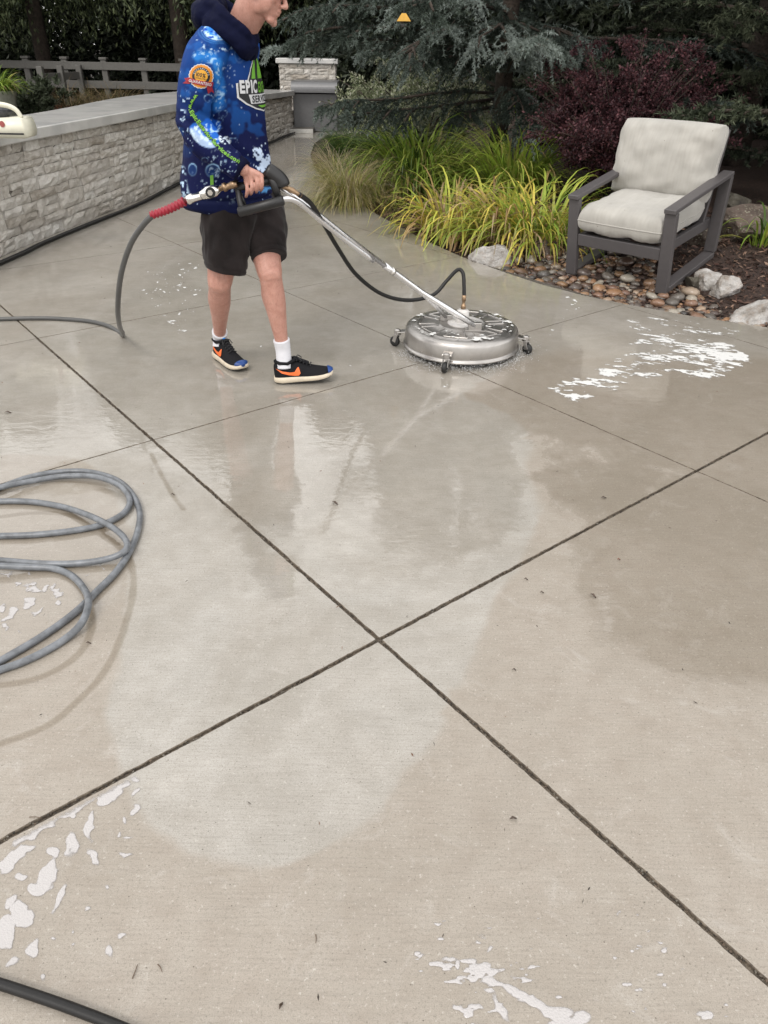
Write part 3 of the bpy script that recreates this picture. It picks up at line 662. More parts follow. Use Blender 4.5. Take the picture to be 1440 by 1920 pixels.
# ================================================================== VEGETATION
M_BLADE = leafmat('grass blade', .35, .4, .35)
M_LEAF = leafmat('leaf', .25, .5, .35)
M_NEEDLE = leafmat('needle', .15, .6, .25)
M_BARK = simple('dark bark', (.06, .045, .035), .9, var=.4, scale=12, bump=.8, bscale=40, bdist=.02)
def unit(a): return a / (np.linalg.norm(a, axis=-1, keepdims=True) + 1e-9)
def blades(n, c, R0, L, w, spread, seed, tints, tipdry=.3, droop=1.0, nseg=7, upbias=0., curl=.0):
    """arching strap leaves from a clump of radius R0 at c; tints: list of ((r,g,b), weight)"""
    g = np.random.default_rng(seed); az = g.uniform(0, 2 * np.pi, n); rr = R0 * np.sqrt(g.uniform(0, 1, n))
    bx = c[0] + rr * np.cos(az) ; by = c[1] + rr * np.sin(az); az2 = az + g.normal(0, .5, n)
    l = g.uniform(*L, n); el0 = np.radians(g.uniform(90 - spread, 88, n)); k = g.uniform(.7, 1.5, n) * droop * (1 - upbias * g.uniform(0, 1, n))
    W_ = g.uniform(.7, 1.15, n) * w; tw = g.normal(0, .35, n)
    pos = np.stack([bx, by, np.full(n, c[2])], -1); V_ = np.empty((n, nseg + 1, 2, 3)); el = el0.copy(); azk = az2.copy()
    for i in range(nseg + 1):
        t_ = i / nseg; d = np.stack([np.cos(el) * np.cos(azk), np.cos(el) * np.sin(azk), np.sin(el)], -1)
        s = np.stack([-np.sin(azk + tw * t_), np.cos(azk + tw * t_), tw * .6 * t_], -1)
        ww = (W_ * (1 - t_ ** 2.5) * (.55 + .9 * min(t_ * 3, 1) * .5) + .0006)[:, None]
        V_[:, i, 0] = pos - s * ww / 2; V_[:, i, 1] = pos + s * ww / 2
        pos = pos + d * (l / nseg)[:, None]; pos[:, 2] = np.maximum(pos[:, 2], c[2] + .01)
        el = el - k * (.16 + .42 * t_) * (7 / nseg); el = np.maximum(el, -1.45); azk = azk + curl * g.normal(0, .3, n)
    base = np.arange(n)[:, None, None] * (nseg + 1) * 2; i_ = np.arange(nseg)[None, :, None] * 2
    F = (base + i_ + np.array([0, 1, 3, 2])[None, None, :]).reshape(-1, 4)
    cols = np.array([q[0] for q in tints]); wt = np.array([q[1] for q in tints], float); ci = g.choice(len(cols), n, p=wt / wt.sum())
    T = np.repeat(cols[ci][:, None, :], nseg + 1, 1) * g.uniform(.75, 1.25, (n, 1, 1))
    dry = (g.uniform(0, 1, n) < tipdry)[:, None] * np.clip((np.arange(nseg + 1)[None] / nseg - .55) / .35, 0, 1)
    T = T * (1 - dry[..., None]) + np.array([.32, .22, .10]) * dry[..., None]
    T = np.repeat(T[:, :, None, :], 2, 2)
    return V_.reshape(-1, 3), F, T.reshape(-1, 3)
def merge(parts_):
    V_ = []; F_ = []; T_ = []; n = 0
    for v, f, t_ in parts_: V_.append(v); F_.append(f + n); T_.append(t_); n += len(v)
    return np.concatenate(V_), np.concatenate(F_), np.concatenate(T_)
def clump(name, px, py, label, cat, parts_, group=None, Y=None):
    g0 = G(px, py) if Y is None else P(px, py, Y)
    z = float(bed_z(g0[0], g0[1])[0]); 
    if Y is None: g0 = G(px, py, z); 
    z = float(bed_z(g0[0], g0[1])[0]); c = np.array([g0[0], g0[1], z])
    V_, F, T = merge([f(c) for f in parts_]); o = fast(name, V_ - c, F, M_BLADE, None, tint=T); o.location = V(c)
    tag(o, label, cat, group); return o, c
GR = [((.38, .52, .075), 4), ((.26, .40, .06), 3), ((.50, .58, .12), 2), ((.09, .16, .03), 3), ((.45, .38, .16), .6)]
YE = [((.60, .62, .11), 4), ((.78, .64, .13), 3), ((.42, .52, .085), 4), ((.60, .42, .18), 2), ((.36, .22, .11), 1.6), ((.66, .50, .30), 1.2)]
o, c = clump('daylily', 785, 358, 'large lush green daylily clump in front of the blue grey conifer', 'plant',
    [lambda c: blades(620, c, .34, (.85, 1.35), .023, 52, 1, GR, .12, .95), lambda c: blades(260, c, .45, (.5, .9), .02, 66, 2, GR, .2, 1.1),
     lambda c: blades(60, c, .34, (.35, .6), .014, 75, 3, [((.36, .26, .13), 1)], .5, 1.3)], 'daylily clumps in the planting bed')
clump('daylily', 960, 365, 'green daylily clump right of the largest one, below the purple shrub', 'plant',
    [lambda c: blades(360, c, .26, (.75, 1.2), .022, 52, 4, GR[:3] + [((.40, .42, .10), 2)], .25, .8), lambda c: blades(90, c, .28, (.35, .6), .014, 72, 5, YE, .4, 1.2)], 'daylily clumps in the planting bed')
o, c = clump('daylily', 850, 440, 'yellowing daylily clump at the patio edge, left of the light grey boulder', 'plant',
    [lambda c: blades(300, c, .30, (.5, .95), .022, 68, 6, YE, .4, 1.15), lambda c: blades(70, c, .3, (.3, .5), .012, 78, 7, [((.40, .25, .13), 2), ((.55, .40, .22), 2)], .5, 1.4)], 'daylily clumps in the planting bed')
clump('daylily', 950, 452, 'yellowing daylily clump with dry straw leaves directly behind the light grey boulder', 'plant',
    [lambda c: blades(300, c, .30, (.5, 1.0), .023, 66, 8, YE, .35, 1.1), lambda c: blades(110, c, .3, (.3, .5), .011, 78, 9, [((.40, .25, .13), 2), ((.55, .40, .22), 2)], .5, 1.5)], 'daylily clumps in the planting bed')
clump('daylily', 1008, 446, 'yellow green daylily clump touching the left arm of the armchair', 'plant',
    [lambda c: blades(260, c, .26, (.5, 1.0), .021, 60, 10, YE[:3] + GR[:2], .3, .95), lambda c: blades(80, c, .26, (.3, .5), .010, 78, 11, [((.40, .25, .13), 2), ((.55, .40, .22), 2)], .5, 1.5)], 'daylily clumps in the planting bed')
clump('daylily', 1438, 425, 'small daylily tuft on the mulch at the right border of the photo', 'plant',
    [lambda c: blades(60, c, .08, (.3, .5), .018, 60, 12, GR + YE[:1], .3, 1.0)], 'daylily clumps in the planting bed')
FE = [((.50, .44, .16), 4), ((.36, .38, .09), 4), ((.62, .53, .28), 3), ((.2, .26, .06), 3)]
clump('feather_grass', 655, 392, 'fine golden feather grass spilling over the patio edge behind the worker', 'ornamental grass',
    [lambda c: blades(1500, c, .16, (.45, .8), .0042, 58, 13, FE, .35, .85, 8), lambda c: blades(260, c, .16, (.6, .95), .004, 40, 14, [((.62, .52, .36), 1)], 0, .8, 9)])
clump('feather_grass', 632, 352, 'second feather grass tuft with pale seed heads behind the golden one', 'ornamental grass',
    [lambda c: blades(700, c, .13, (.4, .75), .0045, 55, 15, FE[1:], .3, .9, 8), lambda c: blades(160, c, .14, (.6, .95), .0045, 42, 16, [((.60, .5, .33), 1)], 0, .85, 9)])
clump('fine_grass', 668, 305, 'soft dark green mound of fine grass beside the steel cabinet', 'ornamental grass',
    [lambda c: blades(2200, c, .32, (.4, .7), .006, 50, 17, [((.06, .12, .025), 2), ((.09, .16, .04), 2), ((.12, .19, .05), 1)], 0, .7, 6)])

# --- conifers
def limb_paths(seed, base, H, n, z0, Lf, rise, droop, az_bias=None):
    g = np.random.default_rng(seed); out = []
    for i in range(n):
        t_ = (i + g.uniform(0, 1)) / n; z = z0 + (H - z0) * t_ ** .9; az = i * 2.39996 + g.normal(0, .3)
        if az_bias is not None and g.uniform() < az_bias[1]: az = az_bias[0] + g.normal(0, .9)
        L = Lf(t_) * g.uniform(.75, 1.15); m = 9; p_ = np.array([base[0], base[1], base[2] + z]); pts_ = [p_]; el = rise + g.normal(0, .08)
        for k in range(m):
            p_ = p_ + np.array([math.cos(az) * math.cos(el), math.sin(az) * math.cos(el), math.sin(el)]) * L / m; pts_.append(p_); el -= droop / m * 2 * (k / m) ; az += g.normal(0, .06)
        out.append(np.array(pts_))
    return out
def conifer(name, base, H, limbs, twig, tuft, tints, label, seed, cat='tree', trunk_r=.16, extra=(), needle_mat=None, nsub=4):
    """twig: (spacing along limb, length at base, droop, angle); tuft: (spacing, needles, length, width)"""
    g = np.random.default_rng(seed); A = []; D = []; S = []; ts, tl, td, ta = twig
    subs = []
    for lp in list(limbs) + list(extra):       # side limbs widen every limb into a flat spray
        L = np.linalg.norm(np.diff(lp, axis=0), axis=1).sum()
        for k in range(int(nsub)):
            u = g.uniform(.18, .85); i0 = int(u * (len(lp) - 1)); d = unit(lp[min(i0 + 1, len(lp) - 1)] - lp[i0]); an = g.uniform(.5, 1.0) * g.choice([-1, 1]); az = math.atan2(d[1], d[0]) + an
            sl = L * g.uniform(.22, .42) * (1.15 - u); dz = d[2] * .6
            subs.append(np.array([lp[i0] + sl * x * np.array([math.cos(az), math.sin(az), dz]) - np.array([0, 0, td * .6 * sl * x * x]) for x in np.linspace(0, 1, 6)]))
    allp = list(limbs) + list(extra) + subs
    for lp in allp:
        seg = np.linalg.norm(np.diff(lp, axis=0), axis=1); L = seg.sum(); cum = np.concatenate([[0], np.cumsum(seg)])
        n = max(4, int(L / ts)); s = g.uniform(.10, 1, n) * L
        pts_ = np.stack([np.interp(s, cum, lp[:, k]) for k in range(3)], -1); i = np.clip(np.searchsorted(cum, s) - 1, 0, len(lp) - 2); d = unit(lp[i + 1] - lp[i])
        side = np.where(g.uniform(size=n) < .5, 1, -1); hz = unit(np.stack([-d[:, 1], d[:, 0], 0 * s], -1)); an = ta * g.uniform(.6, 1.3, n)
        dd = unit(d * np.cos(an)[:, None] + hz * (np.sin(an) * side)[:, None] + np.stack([0 * s, 0 * s, g.normal(.05, .22, n)], -1))
        ll = tl * (1.15 - .75 * s / L) * g.uniform(.5, 1.25, n) * min(1, L / 2 + .4)
        m = max(3, int(tl / tuft[0])); 
        tt = (np.arange(m) + g.uniform(0, 1, (n, m))) / m
        P_ = pts_[:, None] + dd[:, None] * (ll[:, None] * tt)[..., None]; P_[..., 2] -= td * ll[:, None] * tt ** 2
        DD = np.repeat(dd[:, None], m, 1).copy(); DD[..., 2] -= 2 * td * tt; 
        A.append(P_.reshape(-1, 3)); D.append(unit(DD.reshape(-1, 3))); S.append((tt + .0 * ll[:, None]).reshape(-1))
    A = np.concatenate(A); D = np.concatenate(D); S = np.concatenate(S); n = len(A); nn, nl, nw = tuft[1:]
    # needles as thin triangles leaving the twig in every direction
    A2 = np.repeat(A, nn, 0) + D.repeat(nn, 0) * g.uniform(-.5, .5, (n * nn, 1)) * tuft[0]; r = unit(g.normal(0, 1, (n * nn, 3))); d2 = unit(D.repeat(nn, 0) * .9 + r)
    sd_ = unit(np.cross(d2, unit(g.normal(0, 1, (n * nn, 3))))); ln = nl * g.uniform(.6, 1.2, (n * nn, 1)); 
    V_ = np.stack([A2 - sd_ * nw / 2, A2 + sd_ * nw / 2, A2 + d2 * ln], 1).reshape(-1, 3); F = np.arange(3 * n * nn).reshape(-1, 3)
    cols = np.array(tints); cv = fbm(A[:, 0] * 1.5 + A[:, 2] * .7, A[:, 1] * 1.5 - A[:, 2], seed, 3); cv = np.clip((cv - .3) * 2.2 + g.normal(0, .18, n) + .35 * (S - .5), 0, .999)
    ci = cv * (len(cols) - 1); i0 = ci.astype(int); T = cols[i0] * (1 - (ci - i0))[:, None] + cols[np.minimum(i0 + 1, len(cols) - 1)] * (ci - i0)[:, None]
    T = np.repeat(T, nn * 3, 0)
    root = empty(name, base); tag(root, label, cat); b = np.array(base)
    o = fast('needles', V_ - b, F, needle_mat or M_NEEDLE, root, tint=T)
    mb = MB(); mb.add(tube([np.array([0, 0, -.2]), np.array([.02, 0, H * .35]), np.array([-.03, .03, H * .7]), np.array([0, 0, H])], [trunk_r, trunk_r * .8, trunk_r * .45, .02], 9)); mb.build('trunk', M_BARK, root, True)
    mb = MB()
    for lp in allp: mb.add(tube(lp[::2] - b, [trunk_r * .17 * (1 - .75 * k / len(lp[::2])) for k in range(len(lp[::2]))], 5))
    mb.build('limb', M_BARK, root, True)
    return root
# blue grey weeping cedar in the middle
cb = P(940, 190, 9.6); cb[2] = .15
def pth(*q): return np.array(catmull([P(*a) for a in q], 3))
ced_extra = [pth((930, 175, 9.6), (840, 172, 9.3), (740, 186, 9.0), (650, 190, 8.8), (590, 205, 8.6)), pth((930, 185, 9.6), (820, 200, 9.2), (700, 210, 8.9), (620, 225, 8.8)),
             pth((935, 90, 9.6), (830, 60, 9.3), (700, 50, 8.9), (600, 55, 8.6), (545, 75, 8.5)), pth((935, 70, 9.6), (820, 30, 9.2), (680, 10, 8.8), (580, 15, 8.6), (530, 38, 8.5)),
             pth((935, 60, 9.6), (880, 50, 9.0), (820, 60, 8.6), (775, 90, 8.4), (765, 125, 8.35)), pth((935, 50, 9.6), (950, 40, 8.9), (900, 70, 8.4), (880, 110, 8.3)),
             pth((940, 60, 9.6), (1020, 50, 9.2), (1080, 70, 8.9), (1095, 100, 8.8)), pth((935, 165, 9.6), (960, 170, 9.1), (980, 200, 8.7), (985, 245, 8.5)),
             pth((930, 200, 9.6), (880, 210, 9.2), (860, 235, 9.0)), pth((940, 120, 9.6), (1040, 100, 9.3), (1100, 120, 9.2), (1130, 150, 9.1)),
             pth((935, 110, 9.6), (870, 105, 9.1), (800, 112, 8.8), (740, 130, 8.6)), pth((935, 20, 9.6), (840, -30, 9.2), (760, -30, 8.9), (690, 0, 8.7))]
ced = limb_paths(3, cb, 6.4, 58, .7, lambda t_: 3.1 * (1 - t_) ** .7 + .25, .18, .5)
CED = [(.034, .047, .037), (.072, .098, .078), (.13, .162, .138), (.18, .22, .195), (.30, .35, .325)]
conifer('cedar_tree', cb, 6.6, ced, (.036, .45, .4, .75), (.040, 8, .034, .009), CED, 'blue grey cedar with wide drooping branches over the daylilies', 31, trunk_r=.11, extra=ced_extra, nsub=6)
# pale tips drooping
# dark spruces on the right
SPR = [(.024, .032, .02), (.05, .064, .038), (.085, .105, .062), (.14, .16, .10)]
for k_, (px, Y, H, Rr, lab) in enumerate([(1400, 9.2, 8.8, 2.3, 'big dark green spruce filling the upper right corner behind the armchair'),
                                         (1190, 12.5, 9.0, 2.6, 'dark spruce standing behind the purple shrub'),
                                         (1560, 7.2, 6.5, 1.7, 'dark spruce at the right border, nearest to the camera of the conifers')]):
    b_ = P(px, 200, Y); b_[2] = .2
    conifer('spruce_tree', b_, H, limb_paths(40 + k_, b_, H, 60, .15, lambda t_: Rr * (1 - t_) ** .75 + .15, .12, .45), (.040, .42, .12, .8), (.045, 6 if k_ != 1 else 5, .048, .014), SPR, lab, 50 + k_, trunk_r=.15)

# --- broad leaved shrubs
def leafcloud(n, fn, seed, ll, lw, tints, var=.3):
    """fn(g, n) -> points, outward dirs"""
    g = np.random.default_rng(seed); C, Dv = fn(g, n); n = len(C); d = unit(Dv + g.normal(0, .6, (n, 3))); s = unit(np.cross(d, g.normal(0, 1, (n, 3)))); l = ll * g.uniform(.6, 1.25, (n, 1)); w = lw * g.uniform(.7, 1.2, (n, 1))
    nr = unit(np.cross(d, s)); V_ = np.stack([C, C + d * l * .5 + s * w / 2 + nr * w * .15, C + d * l, C + d * l * .5 - s * w / 2 + nr * w * .15], 1).reshape(-1, 3); F = np.arange(4 * n).reshape(-1, 4)
    cols = np.array(tints); T = cols[g.integers(0, len(cols), n)] * g.uniform(1 - var, 1 + var, (n, 1)); return V_, F, np.repeat(T, 4, 0)
def shrub(name, base, H, R0, nst, seed, n, ll, lw, tints, label, arch=.5, mat=None, cat='shrub', zmin=.05, stems_out=.9):
    g = np.random.default_rng(seed); st = []
    for i in range(nst):
        az = g.uniform(0, 2 * np.pi); sp = g.uniform(0, stems_out); L = H * g.uniform(.65, 1.1) * (1 - .12 * sp); p_ = np.array(base) + np.array([math.cos(az), math.sin(az), 0]) * .12 * g.uniform(); pts_ = [p_]; el = math.pi / 2 - sp * .9
        for k in range(8): p_ = p_ + np.array([math.cos(az) * math.cos(el) * R0 / H * 1.3, math.sin(az) * math.cos(el) * R0 / H * 1.3, math.sin(el)]) * L / 8; pts_.append(p_); el -= arch * .16; az += g.normal(0, .1)
        st.append(np.array(pts_))
        for b in range(5):
            k = g.integers(2, 8); q = pts_[k]; az2 = g.uniform(0, 6.28); e2 = g.uniform(-.1, 1.0); ll_ = g.uniform(.15, .4) * H * .6
            st.append(np.array([q + np.array([math.cos(az2) * math.cos(e2), math.sin(az2) * math.cos(e2), math.sin(e2) - arch * .2 * u]) * ll_ * u for u in np.linspace(0, 1, 5)]))
    def fn(g, n):
        si = g.integers(0, len(st), n); u = g.uniform(.12, 1, n) ** .8; C = np.empty((n, 3)); Dv = np.empty((n, 3))
        for j, s_ in enumerate(st):
            k = np.where(si == j)[0]; x = u[k] * (len(s_) - 1); i0 = np.minimum(x.astype(int), len(s_) - 2); f = (x - i0)[:, None]; C[k] = s_[i0] * (1 - f) + s_[i0 + 1] * f; Dv[k] = unit(s_[i0 + 1] - s_[i0])
        r = unit(g.normal(0, 1, (n, 3))); return C + r * g.uniform(0, .035, (n, 1)) * H ** .5, Dv * .5 + r
    V_, F, T = leafcloud(n, fn, seed + 1, ll, lw, tints); b = np.array(base); root = empty(name, base); tag(root, label, cat)
    fast('foliage', V_ - b, F, mat or M_LEAF, root, tint=T); mb = MB()
    for s_ in st[::6]: mb.add(tube(s_[::2] - b, [.012, .01, .008, .006, .003][:len(s_[::2])], 5))
    mb.build('stem', M_BARK, root, True); return root
b_ = P(1150, 330, 8.0); b_[2] = .25
shrub('barberry_shrub', b_, 1.42, 1.0, 170, 60, 125000, .030, .018, [(.105, .040, .048), (.068, .027, .035), (.155, .062, .070), (.04, .017, .022)], 'round purple leaved shrub behind the armchair', .55)
b_ = P(790, 260, 11.0); b_[2] = .1
shrub('variegated_shrub', b_, 1.5, 1.35, 60, 61, 26000, .055, .02, [(.50, .52, .36), (.34, .38, .22), (.14, .18, .08), (.55, .56, .44)], 'cream and green variegated shrub glimpsed behind the cedar branches', .6)
b_ = P(735, 290, 13.8); b_[2] = .05
shrub('variegated_shrub', b_, 1.35, 1.0, 40, 62, 12000, .055, .02, [(.45, .47, .32), (.30, .34, .2), (.14, .18, .08)], 'smaller variegated shrub between the steel cabinet and the large variegated shrub', .6)
b_ = P(60, 190, 16.9); b_[2] = 0
shrub('leafy_shrub', b_, .95, .8, 30, 63, 7000, .09, .045, [(.07, .09, .05), (.11, .13, .085), (.05, .065, .035)], 'dull green leafy shrub beside the plant pot on the left', .5)
for k_, (px, lab) in enumerate([(128, 'leftmost tuft of dry grass in the leaf littered bed by the fence'), (182, 'middle tuft of dry grass in the leaf littered bed by the fence'), (222, 'right tuft of dry grass in the leaf littered bed, nearest the worker')]):
    c = P(px, 190, 17.8); c[2] = .05
    V_, F, T = blades(260, c, .3, (.5, 1.0), .012, 40, 70 + k_, [((.34, .26, .15), 3), ((.22, .17, .09), 2), ((.12, .13, .05), 2)], .3, .7); o = fast('dry_grass', V_ - c, F, M_BLADE, None, tint=T); o.location = V(c)
    tag(o, lab, 'ornamental grass', 'dry grass tufts by the fence')
b_ = P(275, 180, 17.6); b_[2] = 0
shrub('leafy_shrub', b_, .6, .8, 24, 64, 5000, .07, .035, [(.06, .08, .05), (.09, .11, .075)], 'low dark shrub left of the worker, above the wall cap', .5)

# --- weeping trees at the back left
def weeping(name, base, H, R0, nlimb, seed, nstr, label, tints, strand=(1.2, 3.0), lean=0):
    g = np.random.default_rng(seed); b = np.array(base); limbs = []
    for i in range(nlimb):
        az = i * 2.4 + g.normal(0, .3); z = H * g.uniform(.35, .95); L = R0 * g.uniform(.5, 1.1) * (1.2 - z / H * .6); el = g.uniform(.2, .8); p_ = b + [0, 0, z]; pts_ = [p_]
        for k in range(8): p_ = p_ + np.array([math.cos(az) * math.cos(el), math.sin(az) * math.cos(el), math.sin(el)]) * L / 8; pts_.append(p_); el -= .16
        limbs.append(np.array(pts_))
    sp = []; sl = []
    for i in range(nstr):
        l_ = limbs[g.integers(len(limbs))]; x = g.uniform(.15, 1) * 7.99; i0 = int(x); q = l_[i0] + (l_[min(i0 + 1, 8)] - l_[i0]) * (x - i0) + g.normal(0, .25, 3); sp.append(q); sl.append(min(g.uniform(*strand), max(.3, q[2] - g.uniform(1.1, 2.4))))
    sp = np.array(sp); sl = np.array(sl); m = 34; u = g.uniform(0, 1, (nstr, m)); C = sp[:, None] + np.zeros((nstr, m, 3)); C[..., 2] -= u * sl[:, None]; dx = g.normal(0, .12, (nstr, 1, 2)); C[..., :2] += dx * u[..., None] * sl[:, None, None] * .5 + g.normal(0, .05, (nstr, m, 2))
    Cc = C.reshape(-1, 3); n = len(Cc)
    V_, F, T = leafcloud(n, lambda gg, nn: (Cc, np.tile([0, 0, -1.1], (nn, 1))), seed + 1, .13, .045, tints, .4)
    root = empty(name, base); tag(root, label, 'tree'); fast('foliage', V_ - b, F, M_LEAF, root, tint=T)
    mb = MB(); mb.add(tube([np.array([0, 0, -.2]), np.array([lean * .3, 0, H * .4]), np.array([lean, 0, H * .95])], [.2, .15, .05], 9)); mb.build('trunk', M_BARK, root, True)
    mb = MB(); 
    for l_ in limbs: mb.add(tube(l_[::2] - b, [.06, .05, .035, .025, .012], 5))
    mb.build('limb', M_BARK, root, True)
WT = [(.05, .07, .03), (.08, .105, .045), (.12, .15, .07), (.03, .045, .02), (.17, .2, .10)]
def at_ground(px, Y, z=0): q = P(px, 150, Y); q[2] = z; return q
weeping('weeping_tree', at_ground(347, 19.5), 9.5, 3.4, 34, 80, 1500, 'weeping tree whose dark trunk stands just left of the worker', WT)
weeping('weeping_tree', at_ground(90, 21), 9.0, 3.8, 34, 81, 1500, 'weeping tree with drooping leaves at the far left, behind the fence', WT)
weeping('weeping_tree', at_ground(560, 23), 8.6, 3.4, 30, 82, 1200, 'weeping tree behind the stone pier, half hidden by the worker', WT)
weeping('weeping_tree', at_ground(-200, 18), 8.2, 3.2, 26, 83, 1000, 'weeping tree at the left border beside the fence', WT)
# --- dense background evergreens that close the view
def evergreen(base, H, R0, seed, n, label, leaf=.16):
    g = np.random.default_rng(seed); b = np.array(base)
    def fn(g, n):
        t_ = g.uniform(0, 1, n) ** 1.15; az = g.uniform(0, 2 * np.pi, n); lump = fbm(az * 2.2 / 1.0, t_ * 7, seed, 3); r = R0 * (1 - t_ * .93) ** .6 * (.62 + .75 * lump) * np.sqrt(g.uniform(.35, 1, n)); z = .1 + t_ * H
        return np.stack([b[0] + r * np.cos(az), b[1] + r * np.sin(az), b[2] + z], -1), np.stack([np.cos(az), np.sin(az), -.3 + 0 * az], -1)
    V_, F, T = leafcloud(n, fn, seed + 1, leaf, leaf * .36, [(.025, .033, .02), (.038, .05, .03), (.055, .07, .04)], .4); root = empty('evergreen_tree', base); tag(root, label, 'tree')
    fast('foliage', V_ - b, F, M_LEAF, root, tint=T); MB().add(tube([np.array([0, 0, -.2]), np.array([0, 0, H * .5]), np.array([0, 0, H * .96])], [.22, .15, .03], 8)).build('trunk', M_BARK, root, True)
EV = [(-420, 24, 9.5, 3.3, 'dense dark evergreen outside the left border'), (-120, 26, 11.5, 3.4, 'dense dark evergreen at the back behind the left weeping trees'), (150, 27, 12.5, 3.3, 'dense evergreen at the back above the middle of the rail fence'), (400, 26, 13.5, 3.2, 'dense evergreen at the back directly behind the worker'),
      (610, 27, 12, 3.0, 'dense evergreen at the back above the stone pier'), (800, 21, 12.0, 2.9, 'dense evergreen at the back, left of the cedar trunk'), (1010, 20, 11.0, 2.8, 'dense evergreen at the back, right of the cedar trunk'), (1260, 18, 13, 3.0, 'dense evergreen at the back behind the purple shrub'),
      (1520, 15, 12.5, 3.0, 'dense evergreen at the back right, behind the big spruce'), (1800, 12, 11, 2.8, 'dense evergreen outside the right border'), (2150, 9, 10, 2.6, 'dense evergreen farther outside the right border')]
for i, (px, Y, H, R_, lab) in enumerate(EV): evergreen(at_ground(px, Y), H, R_, 90 + i, 34000, lab, .21)
# hedge row that fills below the crowns
hb = [at_ground(-500, 24), at_ground(300, 26), at_ground(800, 21), at_ground(1200, 17), at_ground(1500, 13), at_ground(2000, 8)]
hp = np.array(catmull(hb, 8))
def hf(g, n):
    x = g.uniform(0, 1, n) * (len(hp) - 1.001); i0 = x.astype(int); f = (x - i0)[:, None]; q = hp[i0] * (1 - f) + hp[i0 + 1] * f; hgt = 3.2 * (.75 + .5 * fbm(x * 1.3, x * 0, 7)); q[:, 2] = g.uniform(0, 1, n) * hgt; q[:, :2] += g.normal(0, .45, (n, 2)); return q, g.normal(0, 1, (n, 3))
V_, F, T = leafcloud(110000, hf, 120, .24, .12, [(.02, .027, .016), (.03, .04, .024), (.042, .055, .03)], .4)
o = fast('hedge', V_, F, M_LEAF, None, tint=T); tag(o, 'dark hedge row closing the garden behind all the trees', 'hedge')

# --- rail fence at the back left
M_FENCE = simple('shade darkened white vinyl', (.13, .125, .115), .6, var=.12)  # white fence; the shade under the trees is put into its dark colour
f0 = P(-160, 130, 19.6); f1 = P(420, 130, 18.9); fr = empty('rail_fence', (f0[0], f0[1], 0)); tag(fr, 'pale two rail fence in the shade of the weeping trees', 'fence')
Fi = Matrix.Translation(-fr.location)
fd = f1 - f0
for k in range(9):
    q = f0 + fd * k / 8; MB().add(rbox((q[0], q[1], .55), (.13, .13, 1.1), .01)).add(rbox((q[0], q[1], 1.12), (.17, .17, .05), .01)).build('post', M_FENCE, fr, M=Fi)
for k in range(8):
    for z in (.22, .62, .98):
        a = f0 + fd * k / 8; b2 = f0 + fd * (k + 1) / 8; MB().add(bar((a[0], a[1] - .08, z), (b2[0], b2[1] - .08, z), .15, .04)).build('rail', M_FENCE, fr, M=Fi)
g0 = P(75, 130, 17.6); g1 = P(148, 130, 19.0); fr = empty('rail_fence', (g0[0], g0[1], 0)); tag(fr, 'short return of the rail fence running towards the plant pot', 'fence')
Fi = Matrix.Translation(-fr.location)
for k in range(3):
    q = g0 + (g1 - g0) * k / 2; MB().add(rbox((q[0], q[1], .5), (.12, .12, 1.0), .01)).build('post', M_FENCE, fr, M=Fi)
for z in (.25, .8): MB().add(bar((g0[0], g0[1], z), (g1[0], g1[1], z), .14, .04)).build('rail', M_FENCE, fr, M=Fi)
# plant pot at the left border
q = P(-4, 175, 15.6); pt = empty('plant_pot', (q[0] , q[1], 0)); tag(pt, 'tall pale plant pot with bright green foliage at the left border', 'planter')
M_POT = simple('glazed pot', (.32, .32, .26), .35)
MB().add(lathe([(.17, 0), (.2, .02), (.30, .55), (.33, .62), (.33, .66), (.29, .66), (.27, .6)], 32)).build('pot', M_POT, pt, True)
V_, F, T = blades(300, np.array([0, 0, .6]), .2, (.35, .7), .03, 60, 77, GR, .1, .9); fast('foliage', V_, F, M_BLADE, pt, tint=T)
# steel cabinet at the far end of the wall
M_CAB = simple('grey powder coated steel', (.17, .17, .175), .42, metal=.4, var=.08, bump=.05)
a = P(552, 246, 16.3); b2 = P(633, 246, 16.3); cx_ = (a[0] + b2[0]) / 2; cw = b2[0] - a[0]
cab = empty('steel_cabinet', (cx_, 16.5, 0)); tag(cab, 'dark grey steel cabinet with a rounded lid at the far end of the wall', 'cabinet')
MB().add(rbox((0, .2, .33), (cw, .8, .66), .012)).build('body', M_CAB, cab)
pr = []
for k in range(9):
    an = math.pi / 2 * k / 8; pr.append((-.24 - .12 * math.sin(an) + .0, .70 + .14 * math.cos(an) + .02))
pr = [(.62, .86)] + pr + [(-.36, .68), (.62, .68)]
vs = [(sx * (cw / 2 + .015), y, z) for sx in (-1, 1) for y, z in pr]; n_ = len(pr)
obj('lid', vs, [tuple(range(n_))[::-1], tuple(range(n_, 2 * n_))] + [(k, (k + 1) % n_, n_ + (k + 1) % n_, n_ + k) for k in range(n_)], M_CAB, cab)
